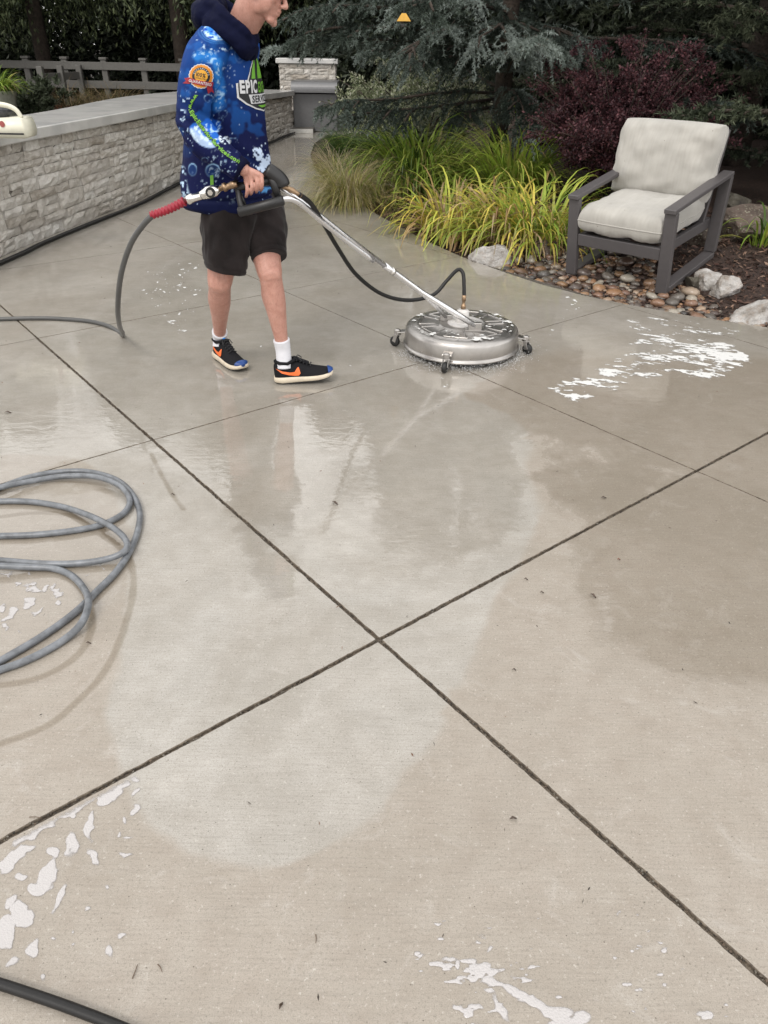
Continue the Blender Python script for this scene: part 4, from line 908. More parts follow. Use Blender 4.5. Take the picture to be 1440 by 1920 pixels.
# yellow roofed bird feeder hanging in the cedar
fp = P(757, 40, 6.9); bf = empty('bird_feeder', fp); bf.scale = (.85, .85, .75); tag(bf, 'tiny yellow hipped roof of a bird feeder hanging among the cedar branches', 'bird feeder')
M_YEL = simple('yellow painted metal', (.50, .27, .02), .5)
MB().add(([(-.065, -.055, 0), (.065, -.055, 0), (.065, .055, 0), (-.065, .055, 0), (-.02, -.01, .07), (.02, -.01, .07), (.02, .01, .07), (-.02, .01, .07)], [(0, 1, 5, 4), (1, 2, 6, 5), (2, 3, 7, 6), (3, 0, 4, 7), (4, 5, 6, 7), (3, 2, 1, 0)])).build('roof', M_YEL, bf)
M_CLR = simple('smoky plastic', (.05, .05, .05), .2)
MB().add(lathe([(.025, -.05), (.03, -.045), (.03, -.003), (.0, -.002)], 16)).build('tube', M_CLR, bf, True)
MB().add(tube([(0, 0, .07), (0, 0, .45)], .003, 5)).build('hanger', M_CLR, bf)
# ================================================================== ARMCHAIR
M_FRAME = simple('charcoal aluminium', (.085, .078, .08), .45, var=.06, bump=.08, bscale=500, bdist=.0006)
t = NT('beige outdoor fabric'); p = t.ocoord()
wv = t.math('ADD', t.noise(t.mapv(p, (900, 60, 60)), 1.0, 2), t.noise(t.mapv(p, (60, 900, 900)), 1.0, 2)); st_ = t.noise(t.mapv(p, (60, 6, 6)), 1, 3)
c = t.mix(t.mr(t.noise(p, 5, 4, .6), .4, .65, 0, .5), (.40, .385, .355), (.29, .28, .258)); c = t.mix(t.mr(st_, .4, .7, 0, .35), c, (.30, .285, .255))
c = t.mix(t.mr(t.voro(p, 9), .035, .02, 0, .8), c, (.12, .10, .075))
M_FAB = t.set(Base_Color=c, Roughness=.9, Specular_IOR_Level=.15, Normal=t.bump(wv, .35, .0015), Sheen_Weight=.25)
X_ = Vector((.731, -.682, 0)).normalized(); tl_ = math.radians(10.5)
Dh = Vector((.682, .731, 0)).normalized(); D_ = (Dh * math.cos(tl_) + Vector((0, 0, math.sin(tl_)))); U_ = X_.cross(D_)
CM = Matrix((X_, D_, U_)).transposed().to_4x4(); CM.translation = V(G(1060, 512, -.0))
ch = empty('armchair', M=CM); tag(ch, 'charcoal metal outdoor armchair with stained beige cushions on the river stones', 'armchair')
CW, CD, AH = .83, .80, .60; lw = .085
for x in (lw / 2, CW - lw / 2):
    MB().add(rbox((x, .022, AH / 2 - .017), (lw, .045, AH - .034), .004)).build('leg', M_FRAME, ch)
    MB().add(bar((x, CD - .02, .04), (x, CD + .06, AH - .03), lw, .045, .004, (1, 0, 0))).build('leg', M_FRAME, ch)
    MB().add(rbox((x, CD / 2 + .03, AH - .015), (lw, CD + .10, .033), .005)).build('armrest', M_FRAME, ch)
    MB().add(rbox((x, CD / 2, .02), (lw, CD - .05, .04), .004)).build('runner', M_FRAME, ch)
    xi = .11 if x < .4 else CW - .11
    MB().add(bar((xi, .05, .28), (xi, CD + .02, .235), .035, .075, .004, (1, 0, 0))).build('side_rail', M_FRAME, ch)
MB().add(rbox((CW / 2, .025, .275), (CW - 2 * lw - .002, .035, .085), .004)).build('front_rail', M_FRAME, ch)
MB().add(rbox((CW / 2, CD, .24), (CW - 2 * lw - .002, .035, .075), .004)).build('back_rail', M_FRAME, ch)
for k in range(5): MB().add(rbox((CW / 2, .14 + k * .135, .262 - k * .007), (CW - .2, .06, .014), .003)).build('seat_slat', M_FRAME, ch)
B0_, B1_ = Vector((0, CD - .10, .27)), Vector((0, CD + .10, .865))
for x in (.115, CW - .115): MB().add(bar((x, B0_.y, B0_.z), (x, B1_.y, B1_.z), .045, .03, .004, (1, 0, 0))).build('back_post', M_FRAME, ch)
for k in (0, .3, .55, .80, 1.0):
    q = B0_.lerp(B1_, k); MB().add(rbox((CW / 2, q.y + .002, q.z), (CW - .28, .026, .045), .004)).build('back_slat', M_FRAME, ch)
def cushion(w, d, h, seed, puff=.5, nx=44, ny=40, sag=.0, wr=.006):
    """rounded box pillow, centre at origin, h thick along z"""
    vs = []; fs = []; r = h * .46
    def pt(a, b, top):
        x = (abs(a) ** .9) * math.copysign(1, a); y = (abs(b) ** .9) * math.copysign(1, b)
        e = max(abs(a), abs(b)); prof = (1 - e ** 9) ** .4 if e < 1 else 0
        body = (1 - abs(a) ** 3) * (1 - abs(b) ** 3); z = h / 2 * (.74 * prof + .0) + puff * h * .38 * body ** .6
        X = a * w / 2; Y = b * d / 2; cr = 1 - .035 * (abs(a) * abs(b)) ** 3
        X *= cr * (1 - .012 * math.cos(b * 6)) ; Y *= cr
        n_ = mnoise.fractal(Vector((X * 7 + seed, Y * 7, top * 3.1)), 1, 2, 4) * wr * 1.6
        ed = e ** 6; n_ += ed * .006 * math.sin(X * 60 + Y * 47 + 3 * math.sin(X * 23 + seed))
        if top < 0: z *= .95
        return (X, Y, top * z + n_ * (1 if e < .999 else .0) - sag * body)
    for top in (1, -1):
        o0 = len(vs)
        for i in range(nx + 1):
            for j in range(ny + 1):
                a = math.sin((i / nx - .5) * math.pi); b = math.sin((j / ny - .5) * math.pi); vs.append(pt(a, b, top))
        for i in range(nx):
            for j in range(ny):
                q = (o0 + i * (ny + 1) + j, o0 + (i + 1) * (ny + 1) + j, o0 + (i + 1) * (ny + 1) + j + 1, o0 + i * (ny + 1) + j + 1); fs.append(q if top > 0 else q[::-1])
    bm = bmesh.new(); bv = [bm.verts.new(v) for v in vs]
    for f in fs: bm.faces.new([bv[k] for k in f])
    bmesh.ops.remove_doubles(bm, verts=bm.verts, dist=.0005); bmesh.ops.smooth_vert(bm, verts=bm.verts, factor=.5, use_axis_x=True, use_axis_y=True, use_axis_z=True)
    bm.verts.index_update(); vs = [tuple(v.co) for v in bm.verts]; fs = [tuple(v.index for v in f.verts) for f in bm.faces]; bm.free(); return vs, fs
def piping(w, d, z, r=.005):
    pts_ = []; 
    for k in range(60):
        a = 2 * math.pi * k / 60; ca, sa = math.cos(a), math.sin(a); e = .13; x = math.copysign(abs(ca) ** e, ca); y = math.copysign(abs(sa) ** e, sa); pts_.append((x * w / 2, y * d / 2, z + .002 * math.sin(a * 9)))
    pts_.append(pts_[0]); return tube(pts_, r, 6)
M = Matrix.Translation((CW / 2, .325, .412)) @ Matrix.Rotation(math.radians(-3), 4, 'X')
sc_ = MB().add(cushion(CW - 2 * lw + .02, .70, .255, 3, .12, wr=.010)).build('seat_cushion', M_FAB, ch, True, M)
ang = math.atan2(B1_.y - B0_.y, B1_.z - B0_.z)
M = Matrix.Translation((CW / 2 - .045, CD - .075, .675)) @ Matrix.Rotation(math.radians(90) - ang, 4, 'X')
bc = MB().add(cushion(CW - 2 * lw + .115, .52, .25, 8, .62, wr=.017)).build('back_cushion', M_FAB, ch, True, M)
for cu_, w_, d_ in ((sc_, CW - 2 * lw + .02, .70), (bc, CW - 2 * lw + .115, .52)):
    bp = []
    for k in range(81):
        s4 = (k / 20) % 4; u_ = (s4 % 1) * 2 - 1; u_ = math.sin(u_ * math.pi / 2); a_, b_ = [(u_, -1), (1, u_), (-u_, 1), (-1, -u_)][int(s4)]
        cr = 1 - .035 * (abs(a_) * abs(b_)) ** 3; bp.append((a_ * w_ / 2 * cr * (1 - .012 * math.cos(b_ * 6)) * .995, b_ * d_ / 2 * cr * .995, .0))
    MB().add(tube(bp, .0055, 6)).build('piping', M_FAB, cu_, True)

# ================================================================== SURFACE CLEANER
def metal(name, col, rough, stain=.3, scale=20):
    t = NT(name); p = t.pos(); n = t.noise(p, scale, 5, .65, .4)
    return t.set(Base_Color=t.mix(t.mr(n, .35, .75, 0, stain), col, tuple(c * .45 for c in col)), Metallic=1.0, Roughness=t.mr(n, .3, .7, rough, rough + .2), Normal=t.bump(t.noise(p, 70, 3), .06, .002))
M_SS = metal('wet stainless steel', (.47, .45, .43), .26, .45, 9)
M_ALU = metal('polished aluminium tube', (.78, .78, .79), .2, .1)
M_CHR = metal('chrome fitting', (.75, .73, .7), .1, .15); M_BRASS = metal('dull brass', (.36, .25, .16), .35, .4, 80)
M_RUB = simple('black rubber', (.012, .012, .012), .5, bump=.15, bscale=200); M_BLK = simple('black plastic', (.014, .014, .015), .42, bump=.12, bscale=160)
M_HOSEB = simple('black rubber hose', (.011, .0105, .0105), .42, spec=.35, bump=.2, bscale=400); M_WHP = simple('pale grey plastic', (.62, .60, .58), .35)
M_HOSEG = simple('grey pressure hose', (.15, .16, .175), .34, var=.4, scale=28, bump=.25, bscale=350, bdist=.0008)
M_HOSED = simple('dark grey pressure hose', (.075, .075, .073), .4, var=.15, scale=8, bump=.25, bscale=350, bdist=.0008)
M_REDG = simple('red rubber sleeve', (.30, .010, .028), .35, bump=.1)
CC = np.array([.43, 4.12, 0.0]); cl_ = empty('surface_cleaner', CC); tag(cl_, 'round stainless steel surface cleaner on casters with a long aluminium wand', 'surface cleaner')
CI = Matrix.Translation(-V(CC))
R_ = .325
MB().add(lathe([(R_ - .02, .035), (R_ + .006, .030), (R_ + .010, .036), (R_ + .006, .043), (R_ - .002, .046), (R_, .055), (R_ - .001, .118), (R_ - .006, .132), (R_ - .018, .142), (R_ - .035, .146), (R_ - .055, .147), (R_ - .062, .151), (R_ - .07, .152), (R_ - .078, .149), (.14, .153), (.135, .158), (.125, .158), (.12, .153), (.05, .155), (.0001, .155)], 96)).build('housing', M_SS, cl_, True)
for k in range(8):
    a0 = 2 * math.pi * k / 8 + .2; pts_ = [(math.cos(a0 + d) * r, math.sin(a0 + d) * r, .151) for d, r in ((.12, .145), (.07, .235), (.14, .243), (.56, .243), (.63, .235), (.56, .145))]
    MB().add(tube(catmull(pts_, 4), .0042, 6)).build('pressed_rib', M_SS, cl_, True)
MB().add(lathe([(R_ - .012, .036), (R_ - .012, .012), (R_ - .03, .012), (R_ - .03, .036)], 64)).build('brush_skirt', M_RUB, cl_)
def caster(ang_, yaw):
    base = np.array([math.cos(ang_) * (R_ + .045), math.sin(ang_) * (R_ + .045), 0])
    c_ = MB().add(bar((math.cos(ang_) * (R_ - .012), math.sin(ang_) * (R_ - .012), .098), (base[0], base[1], .09), .055, .006, .002, (-math.sin(ang_), math.cos(ang_), 0))).add(lathe([(.014, .075), (.018, .08), (.018, .1), (.01, .106), (.0, .107)], 14, base)).build('caster', M_SS, cl_)
    f_ = np.array([math.cos(yaw), math.sin(yaw), 0]); s_ = np.array([-f_[1], f_[0], 0]); wc = base + f_ * .016 + np.array([0, 0, .03])
    mb = MB()
    for sg in (-1, 1): mb.add(bar(base + s_ * sg * .016 + [0, 0, .078], wc + s_ * sg * .016, .022, .003, .001, f_))
    mb.add(rbox((base[0], base[1], .076), (.04, .04, .004), .001)).build('fork', M_SS, c_)
    mb = MB().add(lathe([(.0, -.011), (.026, -.011), (.030, -.006), (.030, .006), (.026, .011), (0, .011)], 20, wc, s_)); mb.build('wheel', M_RUB, c_, True)
for a_, y_ in ((math.radians(176), 2.6), (math.radians(253), 4.3), (math.radians(352), 5.6), (math.radians(75), 1.0)): caster(a_, y_)
# swivel, bracket
MB().add(lathe([(.034, .15), (.036, .155), (.036, .225), (.03, .232), (.012, .233), (.012, .24), (.0, .24)], 28)).add(lathe([(.085, .152), (.085, .16), (.04, .164), (.03, .164)], 32)).build('swivel', M_WHP, cl_, True)
pb = np.array([.06, -.115, .165])
MB().add(rbox((pb[0], pb[1], .175), (.075, .03, .045), .003)).add(rbox((pb[0], pb[1], .157), (.11, .06, .006), .001)).build('wand_bracket', M_SS, cl_)
MB().add(rbox((-.09, .045, .17), (.07, .02, .035), .003)).build('rear_bracket', M_SS, cl_)
# wand (two tubes joined by a collar), measured in the photo
GY = 3.36
def rel(q): return np.asarray(q) - CC
w_end = CC + pb + [0, 0, .015]
j1 = P(735, 508, 3.86); j2 = P(790, 548, 3.98)
wt = [P(520, 346, GY + .03), P(600, 405, GY + .19), P(640, 437, GY + .29), j1]
MB().add(tube([rel(q) for q in wt], .0125, 14)).build('wand_tube', M_ALU, cl_, True)
wt2 = catmull([P(520, 374, GY - .01), P(545, 373, GY + .02), P(568, 385, GY + .07), P(600, 412, GY + .17), P(645, 448, GY + .29), P(700, 489, GY + .42)], 6)
MB().add(tube([rel(q) for q in wt2], .0125, 14)).build('lower_handle_tube', M_ALU, cl_, True)
MB().add(tube([rel(j1 + (j1 - j2) * .25), rel(j1), rel(j2), rel(w_end * .5 + j2 * .5), rel(w_end)], [.0155, .0155, .0155, .017, .017], 14)).build('lower_wand', M_ALU, cl_, True)
MB().add(tube([rel(j1 - (j2 - j1) * .02), rel(j1 + (j2 - j1) * .06)], .0185, 14)).build('collar', M_CHR, cl_, True)
MB().add(tube([rel(j2), rel(j2 * .4 + (CC + [-.09, .045, .18]) * .6), rel(CC + [-.09, .045, .175])], [.012, .012, .012], 10)).build('fork_tube', M_ALU, cl_, True)
# spray gun frame at the top of the wand
def px(x, y, dy=0.0): return rel(P(x, y, GY + dy))
gm = MB().add(tube(catmull([px(499, 318, .02), px(512, 326, .02), px(526, 338, .02), px(531, 350, .02)], 4), [.02] + [.032] * 11 + [.027], 14)).add(tube([px(498, 322, .03), px(514, 342, .01), px(522, 372, .0)], [.016, .022, .014], 10))
gm.build('gun_body', M_BLK, cl_, True)
MB().add(tube([px(441, 350, .02), px(465, 348, .02), px(505, 338, .02)], [.018, .017, .019], 12)).build('gun_handle', M_BLK, cl_, True)
MB().add(tube(catmull([px(440, 338, .02), px(447, 360, .02), px(452, 385, .0), px(460, 392, .0)], 5), .013, 10)).add(tube([px(452, 362, .02), px(460, 386, .01)], .006, 8)).build('gun_guard', M_BLK, cl_, True)
MB().add(tube([px(447, 398, -.02), px(449, 397.5, -.02), px(490, 387, -.02), px(530, 376, -.02), px(532, 375.5, -.02)], [.016, .0215, .021, .0215, .016], 14)).build('foam_grip', M_BLK, cl_, True)
# whip hose from the gun to the swivel
MB().add(tube([px(526, 346, .03), px(534, 350, .03), px(540, 353, .03), px(548, 357, .03), px(556, 362, .03), px(564, 367, .04)], [.014, .013, .010, .013, .009, .012], 12)).build('brass_fitting', M_BRASS, cl_, True)
hp_ = [(560, 364, .03), (583, 382, .10), (608, 422, .22), (634, 466, .34), (668, 515, .48), (715, 551, .60), (765, 563, .70), (812, 553, .78), (838, 526, .82), (858, 506, .83)]
wp_ = [P(a, b, GY + c) for a, b, c in hp_] + [P(868, 512, 4.17), P(870, 535, 4.14), CC + np.array([.0, .0, .305])]
MB().add(tube([rel(q) for q in catmull(wp_, 7)], .0105, 12)).build('whip_hose', M_HOSEB, cl_, True)
MB().add(tube([(0, 0, .315), (0, 0, .285), (0, 0, .283), (0, 0, .262), (0, 0, .26), (0, 0, .238)], [.012, .012, .009, .009, .014, .014], 12)).build('hose_fitting', M_BRASS, cl_, True)

# ================================================================== HOSES
def hose(name, pts_, r, mat, label, n=8, seg=12, cat='hose'):
    c0 = pts_[0]; o = MB().add(tube([np.asarray(q) - c0 for q in catmull(pts_, n)], r, seg)).build(name, mat, None, True); o.location = V(c0); return tag(o, label, cat) if label else o
ph = empty('pressure_hose', P(283, 404, GY)); tag(ph, 'dark grey hose with a red sleeve and ball valve plugged into the spray gun', 'hose')
PI_ = np.array(ph.location)
def pq(x, y, dy=0.): return P(x, y, GY + dy) - PI_
hpts = [pq(292, 399, 0), pq(270, 420, .0), pq(245, 458, .02), pq(227, 515, .08), pq(221, 575, .2)]
g1 = G(230, 628, .0125) - PI_
hpts += [pq(224, 610, .42), g1, G(205, 612, .012) - PI_, G(165, 602, .012) - PI_, G(100, 597, .012) - PI_, G(40, 597, .012) - PI_, G(-60, 600, .012) - PI_]
mb = MB().add(tube(catmull(hpts, 8), .0125, 12)); mb.build('hose_body', M_HOSED, ph, True)
sv = []; sr = []
for k in range(81):
    u = k / 80; sv.append(pq(346 - 63 * u, 377 + 26 * u + 3 * math.sin(u * 3), 0)); sr.append(.0185 + .0022 * math.sin(u * math.pi * 20) - .0025 * u)
MB().add(tube(sv, sr, 16)).build('red_sleeve', M_REDG, ph, True)
MB().add(tube([pq(345, 377), pq(351, 375), pq(352, 375), pq(362, 371), pq(363, 371), pq(376, 367), pq(377, 366)], [.014, .014, .019, .019, .0165, .0175, .014], 16)).build('coupler', M_CHR, ph, True)
vc = pq(397, 359)
vv = MB().add(tube([pq(374, 367), pq(384, 364), pq(390, 361.5), pq(404, 357), pq(412, 353)], [.015, .021, .026, .024, .013], 16)).build('ball_valve', M_CHR, ph, True)
MB().add(lathe([(.021, -.03), (.021, -.024), (.0, -.024)], 20, vc, (0, 1, .0))).build('valve_ring', M_RUB, vv)
MB().add(lathe([(.012, -.034), (.012, -.029), (.0, -.029)], 6, vc, (0, 1, 0))).build('valve_nut', M_CHR, vv)
MB().add(tube([pq(410, 355), pq(418, 352), pq(419, 352), pq(424, 350), pq(425, 350), pq(433, 348), pq(434, 347.5), pq(444, 344)], [.011, .011, .018, .018, .013, .013, .016, .014], 12)).build('brass_fitting', M_BRASS, ph, True)
# coiled grey hose lying on the wet concrete (loops measured on the ground)
r_ = .0113
def gz(x, y, z=r_): return G(x, y, z)
loop = [gz(-260, 930), gz(-120, 925), gz(0, 918), gz(55, 897), gz(120, 889, .03), gz(190, 893, .035), gz(235, 915, .035), gz(254, 945, .03), gz(250, 990, .03), gz(232, 1040, .035), gz(210, 1078, .02), gz(175, 1118, .014), gz(150, 1150, .013), gz(105, 1185, .013), gz(50, 1222, .013), gz(0, 1256 - 14), gz(-120, 1330), gz(-330, 1340)]
# photo order: outer big loop
C1 = [(-200, 985), (-80, 940), (0, 914), (50, 896), (100, 886), (160, 884), (215, 898), (247, 925), (262, 960), (257, 1000), (240, 1040), (215, 1075), (185, 1105), (150, 1140), (110, 1172), (60, 1205), (0, 1240), (-80, 1290), (-200, 1340)]
C2 = [(-160, 975), (-60, 930), (0, 914), (60, 902), (120, 893), (180, 894), (225, 911), (243, 937), (232, 962), (190, 984), (130, 996), (60, 1003), (0, 1005), (-90, 1008), (-200, 1030)]
C3 = [(-160, 960), (-70, 944), (0, 940), (60, 941), (120, 951), (175, 970), (215, 992), (237, 1015), (234, 1033), (205, 1047), (150, 1056), (80, 1057), (0, 1051), (-90, 1046), (-200, 1060)]
C4 = [(-160, 1075), (-60, 1062), (0, 1061), (50, 1063), (100, 1066), (135, 1080), (158, 1105), (166, 1130), (155, 1165), (130, 1192), (90, 1218), (45, 1240), (0, 1256), (-70, 1280), (-180, 1300)]
def lift(C, zs): return [gz(a, b, z) for (a, b), z in zip(C, zs)]
def zprof(n, peaks, base=r_):
    return [base + sum(h_ * math.exp(-((i - c_) / w_) ** 2) for c_, h_, w_ in peaks) for i in range(n)]
root = empty('coiled_hose', gz(120, 1000, 0)); tag(root, 'grey pressure hose lying in loose overlapping loops on the wet slab', 'hose'); RI = np.array(root.location)
for C, zs in ((C1, zprof(19, [])), (C2, zprof(15, [(5.5, .018, 1.6), (2, .02, 1)])), (C3, zprof(15, [(5.5, .026, .9), (7.5, .027, 1.3), (11, .003, 2)])), (C4, zprof(15, [(7.3, .026, 1.0), (1.5, .02, 1.5)]))):
    MB().add(tube([q - RI for q in catmull(lift(C, zs), 7)], r_, 12)).build('hose_loop', M_HOSEG, root, True)
hose('black_hose', [G(-160, 1790, .011), G(-40, 1832, .011), G(40, 1858, .011), G(130, 1889, .011), G(240, 1932, .011), G(420, 2010, .011)], .0102, M_HOSEB, 'thick black hose crossing the bottom left corner of the photo')
wl_ = [WALL[0] + [.10, 0]] + [w + np.array([.13 if i < 4 else .09, -.0]) for i, w in enumerate(WALL[1:])]
wl_ = [np.array([q[0] + .012 * math.sin(i * 2.1), q[1], .016]) for i, q in enumerate(wl_)]
hose('black_cable', wl_, .013, M_HOSEB, 'black irrigation line running along the foot of the stone wall', cat='cable')
hose('black_cable', [q + np.array([-.045 - .012 * math.sin(i * 3), 0, -.004]) for i, q in enumerate(wl_)], .009, M_HOSEB, 'thinner black cable squeezed between the irrigation line and the wall', cat='cable')

# cream appliance on the wall cap
ca_ = P(30, 255, 6.15); zc = .868
ap = empty('power_tool_case', (ca_[0] - .12, 6.12, zc)); ap.scale = (1.0, 1.0, 1.1); tag(ap, 'cream plastic tool case with a dark lid and black stripe on the wall cap', 'tool case')
M_CREAM = simple('cream plastic', (.70, .68, .56), .35, var=.05); M_DKG = simple('dark grey lid', (.05, .052, .06), .3); M_RED = simple('faded red emblem', (.35, .08, .07), .5)
prof = [(-.30, .0), (.25, .0), (.265, .02), (.27, .06), (.258, .115), (.235, .125), (-.30, .10)]
vs = []; n_ = len(prof)
for y in (-.11, .11): vs += [(x * (1 if y < 0 else .97), y * (1 - .12 * z / .12), z) for x, z in prof]
bm = bmesh.new(); bv = [bm.verts.new(v) for v in vs]; bm.faces.new(bv[:n_]); bm.faces.new(bv[n_:][::-1])
for k in range(n_): bm.faces.new((bv[k], bv[n_ + k], bv[n_ + (k + 1) % n_], bv[(k + 1) % n_]))
bmesh.ops.recalc_face_normals(bm, faces=bm.faces); bmesh.ops.bevel(bm, geom=bm.edges[:], offset=.007, segments=2, affect='EDGES')
me = bpy.data.meshes.new('case_body'); bm.to_mesh(me); bm.free(); link('case_body', me, M_CREAM, ap, True)
MB().add(tube(catmull([(-.32, -.06, .13), (-.16, -.06, .175), (.0, -.06, .195), (.12, -.06, .195), (.2, -.06, .17), (.235, -.06, .12)], 6), .016, 12)).build('carry_handle', M_CREAM, ap, True)
MB().add(rbox((-.08, .03, .155), (.40, .13, .075), .03)).build('lid', M_DKG, ap)
MB().add(rbox((.10, -.1095, .028), (.29, .006, .010), .001)).build('black_stripe', M_BLK, ap)
MB().add(lathe([(.0, 0), (.019, .0), (.019, .003), (.0, .003)], 20, (.10, -.1045, .085), (0, -1, 0))).build('emblem', M_RED, ap)
MB().add(rbox((-.22, -.07, .03), (.13, .1, .06), .01)).build('black_foot', M_BLK, ap)

# ================================================================== FOAM, SPRAY, LITTER
def foam_mat(name, col, full, rough, amin=0.0):
    t = NT(name); p = t.pos(); bub = t.voro(p, 260); t.set(Base_Color=t.mix(t.mr(bub, .1, .5, 0, .25), col, tuple(c * .7 for c in col)), Roughness=rough, Normal=t.bump(bub, .6, .0015))
    al = t.mr(t.math('ADD', t.math('DIVIDE', t.attr('film'), full), t.math('MULTIPLY', t.math('SUBTRACT', t.noise(p, 70, 6, .8), .5), 1.5)), -.05, .75, amin, 1, True)
    tr = t.n.new('ShaderNodeBsdfTransparent'); ms = t.n.new('ShaderNodeMixShader'); t.l.new(al, ms.inputs[0]); t.l.new(tr.outputs[0], ms.inputs[1]); t.l.new(t.b.outputs[0], ms.inputs[2]); t.l.new(ms.outputs[0], t.out.inputs[0]); return t.m
M_FOAM = foam_mat('white soap foam', (.68, .68, .67), .11, .4); M_DROP = simple('water droplet', (.6, .6, .6), .15, bump=0)
M_FILM = foam_mat('soap film', (.45, .43, .425), .045, .22)
def iso_mesh(fn, x0, x1, y0, y1, dx, hk, hmax, tag_, mat, label, z0=.0008):
    xs = np.arange(x0, x1, dx); ys = np.arange(y0, y1, dx); A, B = np.meshgrid(xs, ys, indexing='ij'); Fv = fn(A, B); nx, ny = Fv.shape
    vid = {}; vs = []; fs = []; fl = []
    pos = Fv > 0; anyp = pos[:-1, :-1] | pos[1:, :-1] | pos[1:, 1:] | pos[:-1, 1:]
    def H(f): return z0 + min(hmax, hk * math.sqrt(max(f, 0)))
    def gv(i, j):
        k = (i, j)
        if k not in vid: vid[k] = len(vs); vs.append((xs[i], ys[j], H(Fv[i, j]))); fl.append(float(Fv[i, j]))
        return vid[k]
    def ev(a, b):
        k = (a, b) if a < b else (b, a)
        if k not in vid:
            (i, j), (m, n) = k; f0, f1 = Fv[i, j], Fv[m, n]; t_ = f0 / (f0 - f1); vid[k] = len(vs); vs.append((xs[i] + (xs[m] - xs[i]) * t_, ys[j] + (ys[n] - ys[j]) * t_, z0)); fl.append(0.0)
        return vid[k]
    for i, j in zip(*np.nonzero(anyp)):
        cs_ = [(i, j), (i + 1, j), (i + 1, j + 1), (i, j + 1)]; pl = []
        for a in range(4):
            p0, p1 = cs_[a], cs_[(a + 1) % 4]
            if pos[p0]: pl.append(gv(*p0))
            if pos[p0] != pos[p1]: pl.append(ev(p0, p1))
        if len(pl) >= 3: fs.append(tuple(pl))
    o = obj(tag_, vs, fs, mat, None, True); set_float(o.data, 'film', fl); return tag(o, label, kind='stuff')
def clipj(x, y):   # keep foam out of the joints
    u = x * D2[0] + y * D2[1]; v = x * D1[0] + y * D1[1]; d = 1e9
    for q in (1.02, 2.72): d = np.minimum(d, np.abs(u - q) - .012)
    for q in (1.275, 2.905): d = np.minimum(d, np.abs(v - q) - .012)
    return d
def pxf(pts_, Z=0): return gp(*pts_)
# streaked suds right of the cleaner: fingers running right and towards the camera
FA = gp((985, 730), (1080, 770), (1180, 735), (1230, 715), (1350, 722), (1425, 690), (1418, 640), (1400, 612), (1320, 600), (1230, 590), (1150, 590), (1180, 630), (1150, 660), (1100, 690), (1030, 715))
FB = gp((1240, 640), (1300, 720), (1358, 718), (1425, 692), (1418, 620), (1330, 612), (1290, 606))
def f_right(A, B):
    p = np.stack([A.ravel(), B.ravel()], -1); sd_ = poly_sd(p, FA); sb = poly_sd(p, FB); dr = np.array([.93, -.36]); u = p @ dr; v = p @ np.array([.36, .93])
    n1 = fbm(u * 9, v * 26, 41, 5); n2 = fbm(u * 34, v * 60, 45, 3); n3 = fbm(u * 4, v * 9, 47, 2)
    f = .45 * n1 + .35 * n2 + .30 * n3 - .592 + .075 * sstep(-.05, .25, sb) - .5 * (1 - sstep(-.06, .10, sd_))
    f += .05 * sstep(.02, -.03, np.abs(sb)) 
    return np.minimum(f, clipj(p[:, 0], p[:, 1]) * 2).reshape(A.shape)
iso_mesh(f_right, .55, 2.5, 3.2, 5.1, .0065, .012, .0028, 'soap_suds', M_FOAM, 'white soap suds streaking over the wet slab right of the cleaner')
def blobs_field(A, B, bl, wob=.45, sc=1.0):
    p = np.stack([A.ravel(), B.ravel()], -1); q = proj(np.column_stack([p, np.zeros(len(p))])); n1 = fbm(p[:, 0] * 28, p[:, 1] * 28, 101, 3) - .5; n2 = fbm(p[:, 0] * 28, p[:, 1] * 28, 131, 3) - .5; f = np.full(len(p), -1.)
    for x, y, w, h, a in bl:
        a = math.radians(a); dx = q[:, 0] + n1 * 34 - x; dy = q[:, 1] + n2 * 34 - y; k = (np.abs(dx) < 90) & (np.abs(dy) < 90); r = np.hypot((dx[k] * math.cos(a) + dy[k] * math.sin(a)) / (w * sc), (-dx[k] * math.sin(a) + dy[k] * math.cos(a)) / (h * sc)); f[k] = np.maximum(f[k], (1 - r) * min(w, h) / 90.)
    return np.minimum(f, clipj(p[:, 0], p[:, 1]) * 2).reshape(A.shape)
BL_L = [(200, 1488, 30, 20, -30), (255, 1458, 16, 8, -30), (228, 1472, 14, 9, -30), (130, 1522, 48, 12, -30), (90, 1545, 38, 12, -30), (50, 1568, 34, 9, -30), (172, 1545, 10, 28, 15), (135, 1580, 10, 24, 0), (170, 1605, 10, 20, -15), (95, 1600, 18, 14, -20), (35, 1600, 30, 12, -30), (8, 1622, 24, 10, -40), (90, 1640, 14, 34, 20), (75, 1662, 20, 15, 0), (35, 1640, 14, 9, -30), (115, 1685, 11, 28, 30), (15, 1695, 11, 18, 30), (42, 1715, 28, 22, 30), (12, 1752, 24, 30, 20), (65, 1780, 12, 24, 30), (20, 1810, 18, 8, -30), (86, 1833, 7, 10, 0), (250, 1490, 6, 6, 0), (252, 1515, 8, 11, 10), (235, 1536, 6, 6, 0), (225, 1563, 6, 6, 0), (243, 1567, 5, 5, 0), (232, 1600, 12, 5, 0), (202, 1651, 5, 7, 0), (158, 1713, 5, 6, 0), (228, 1753, 10, 7, 0), (203, 1785, 8, 11, 20), (132, 1737, 4, 5, 0), (103, 1766, 6, 5, 0), (133, 1768, 5, 5, 0), (-30, 1680, 30, 24, 0), (-40, 1790, 30, 20, 0)]
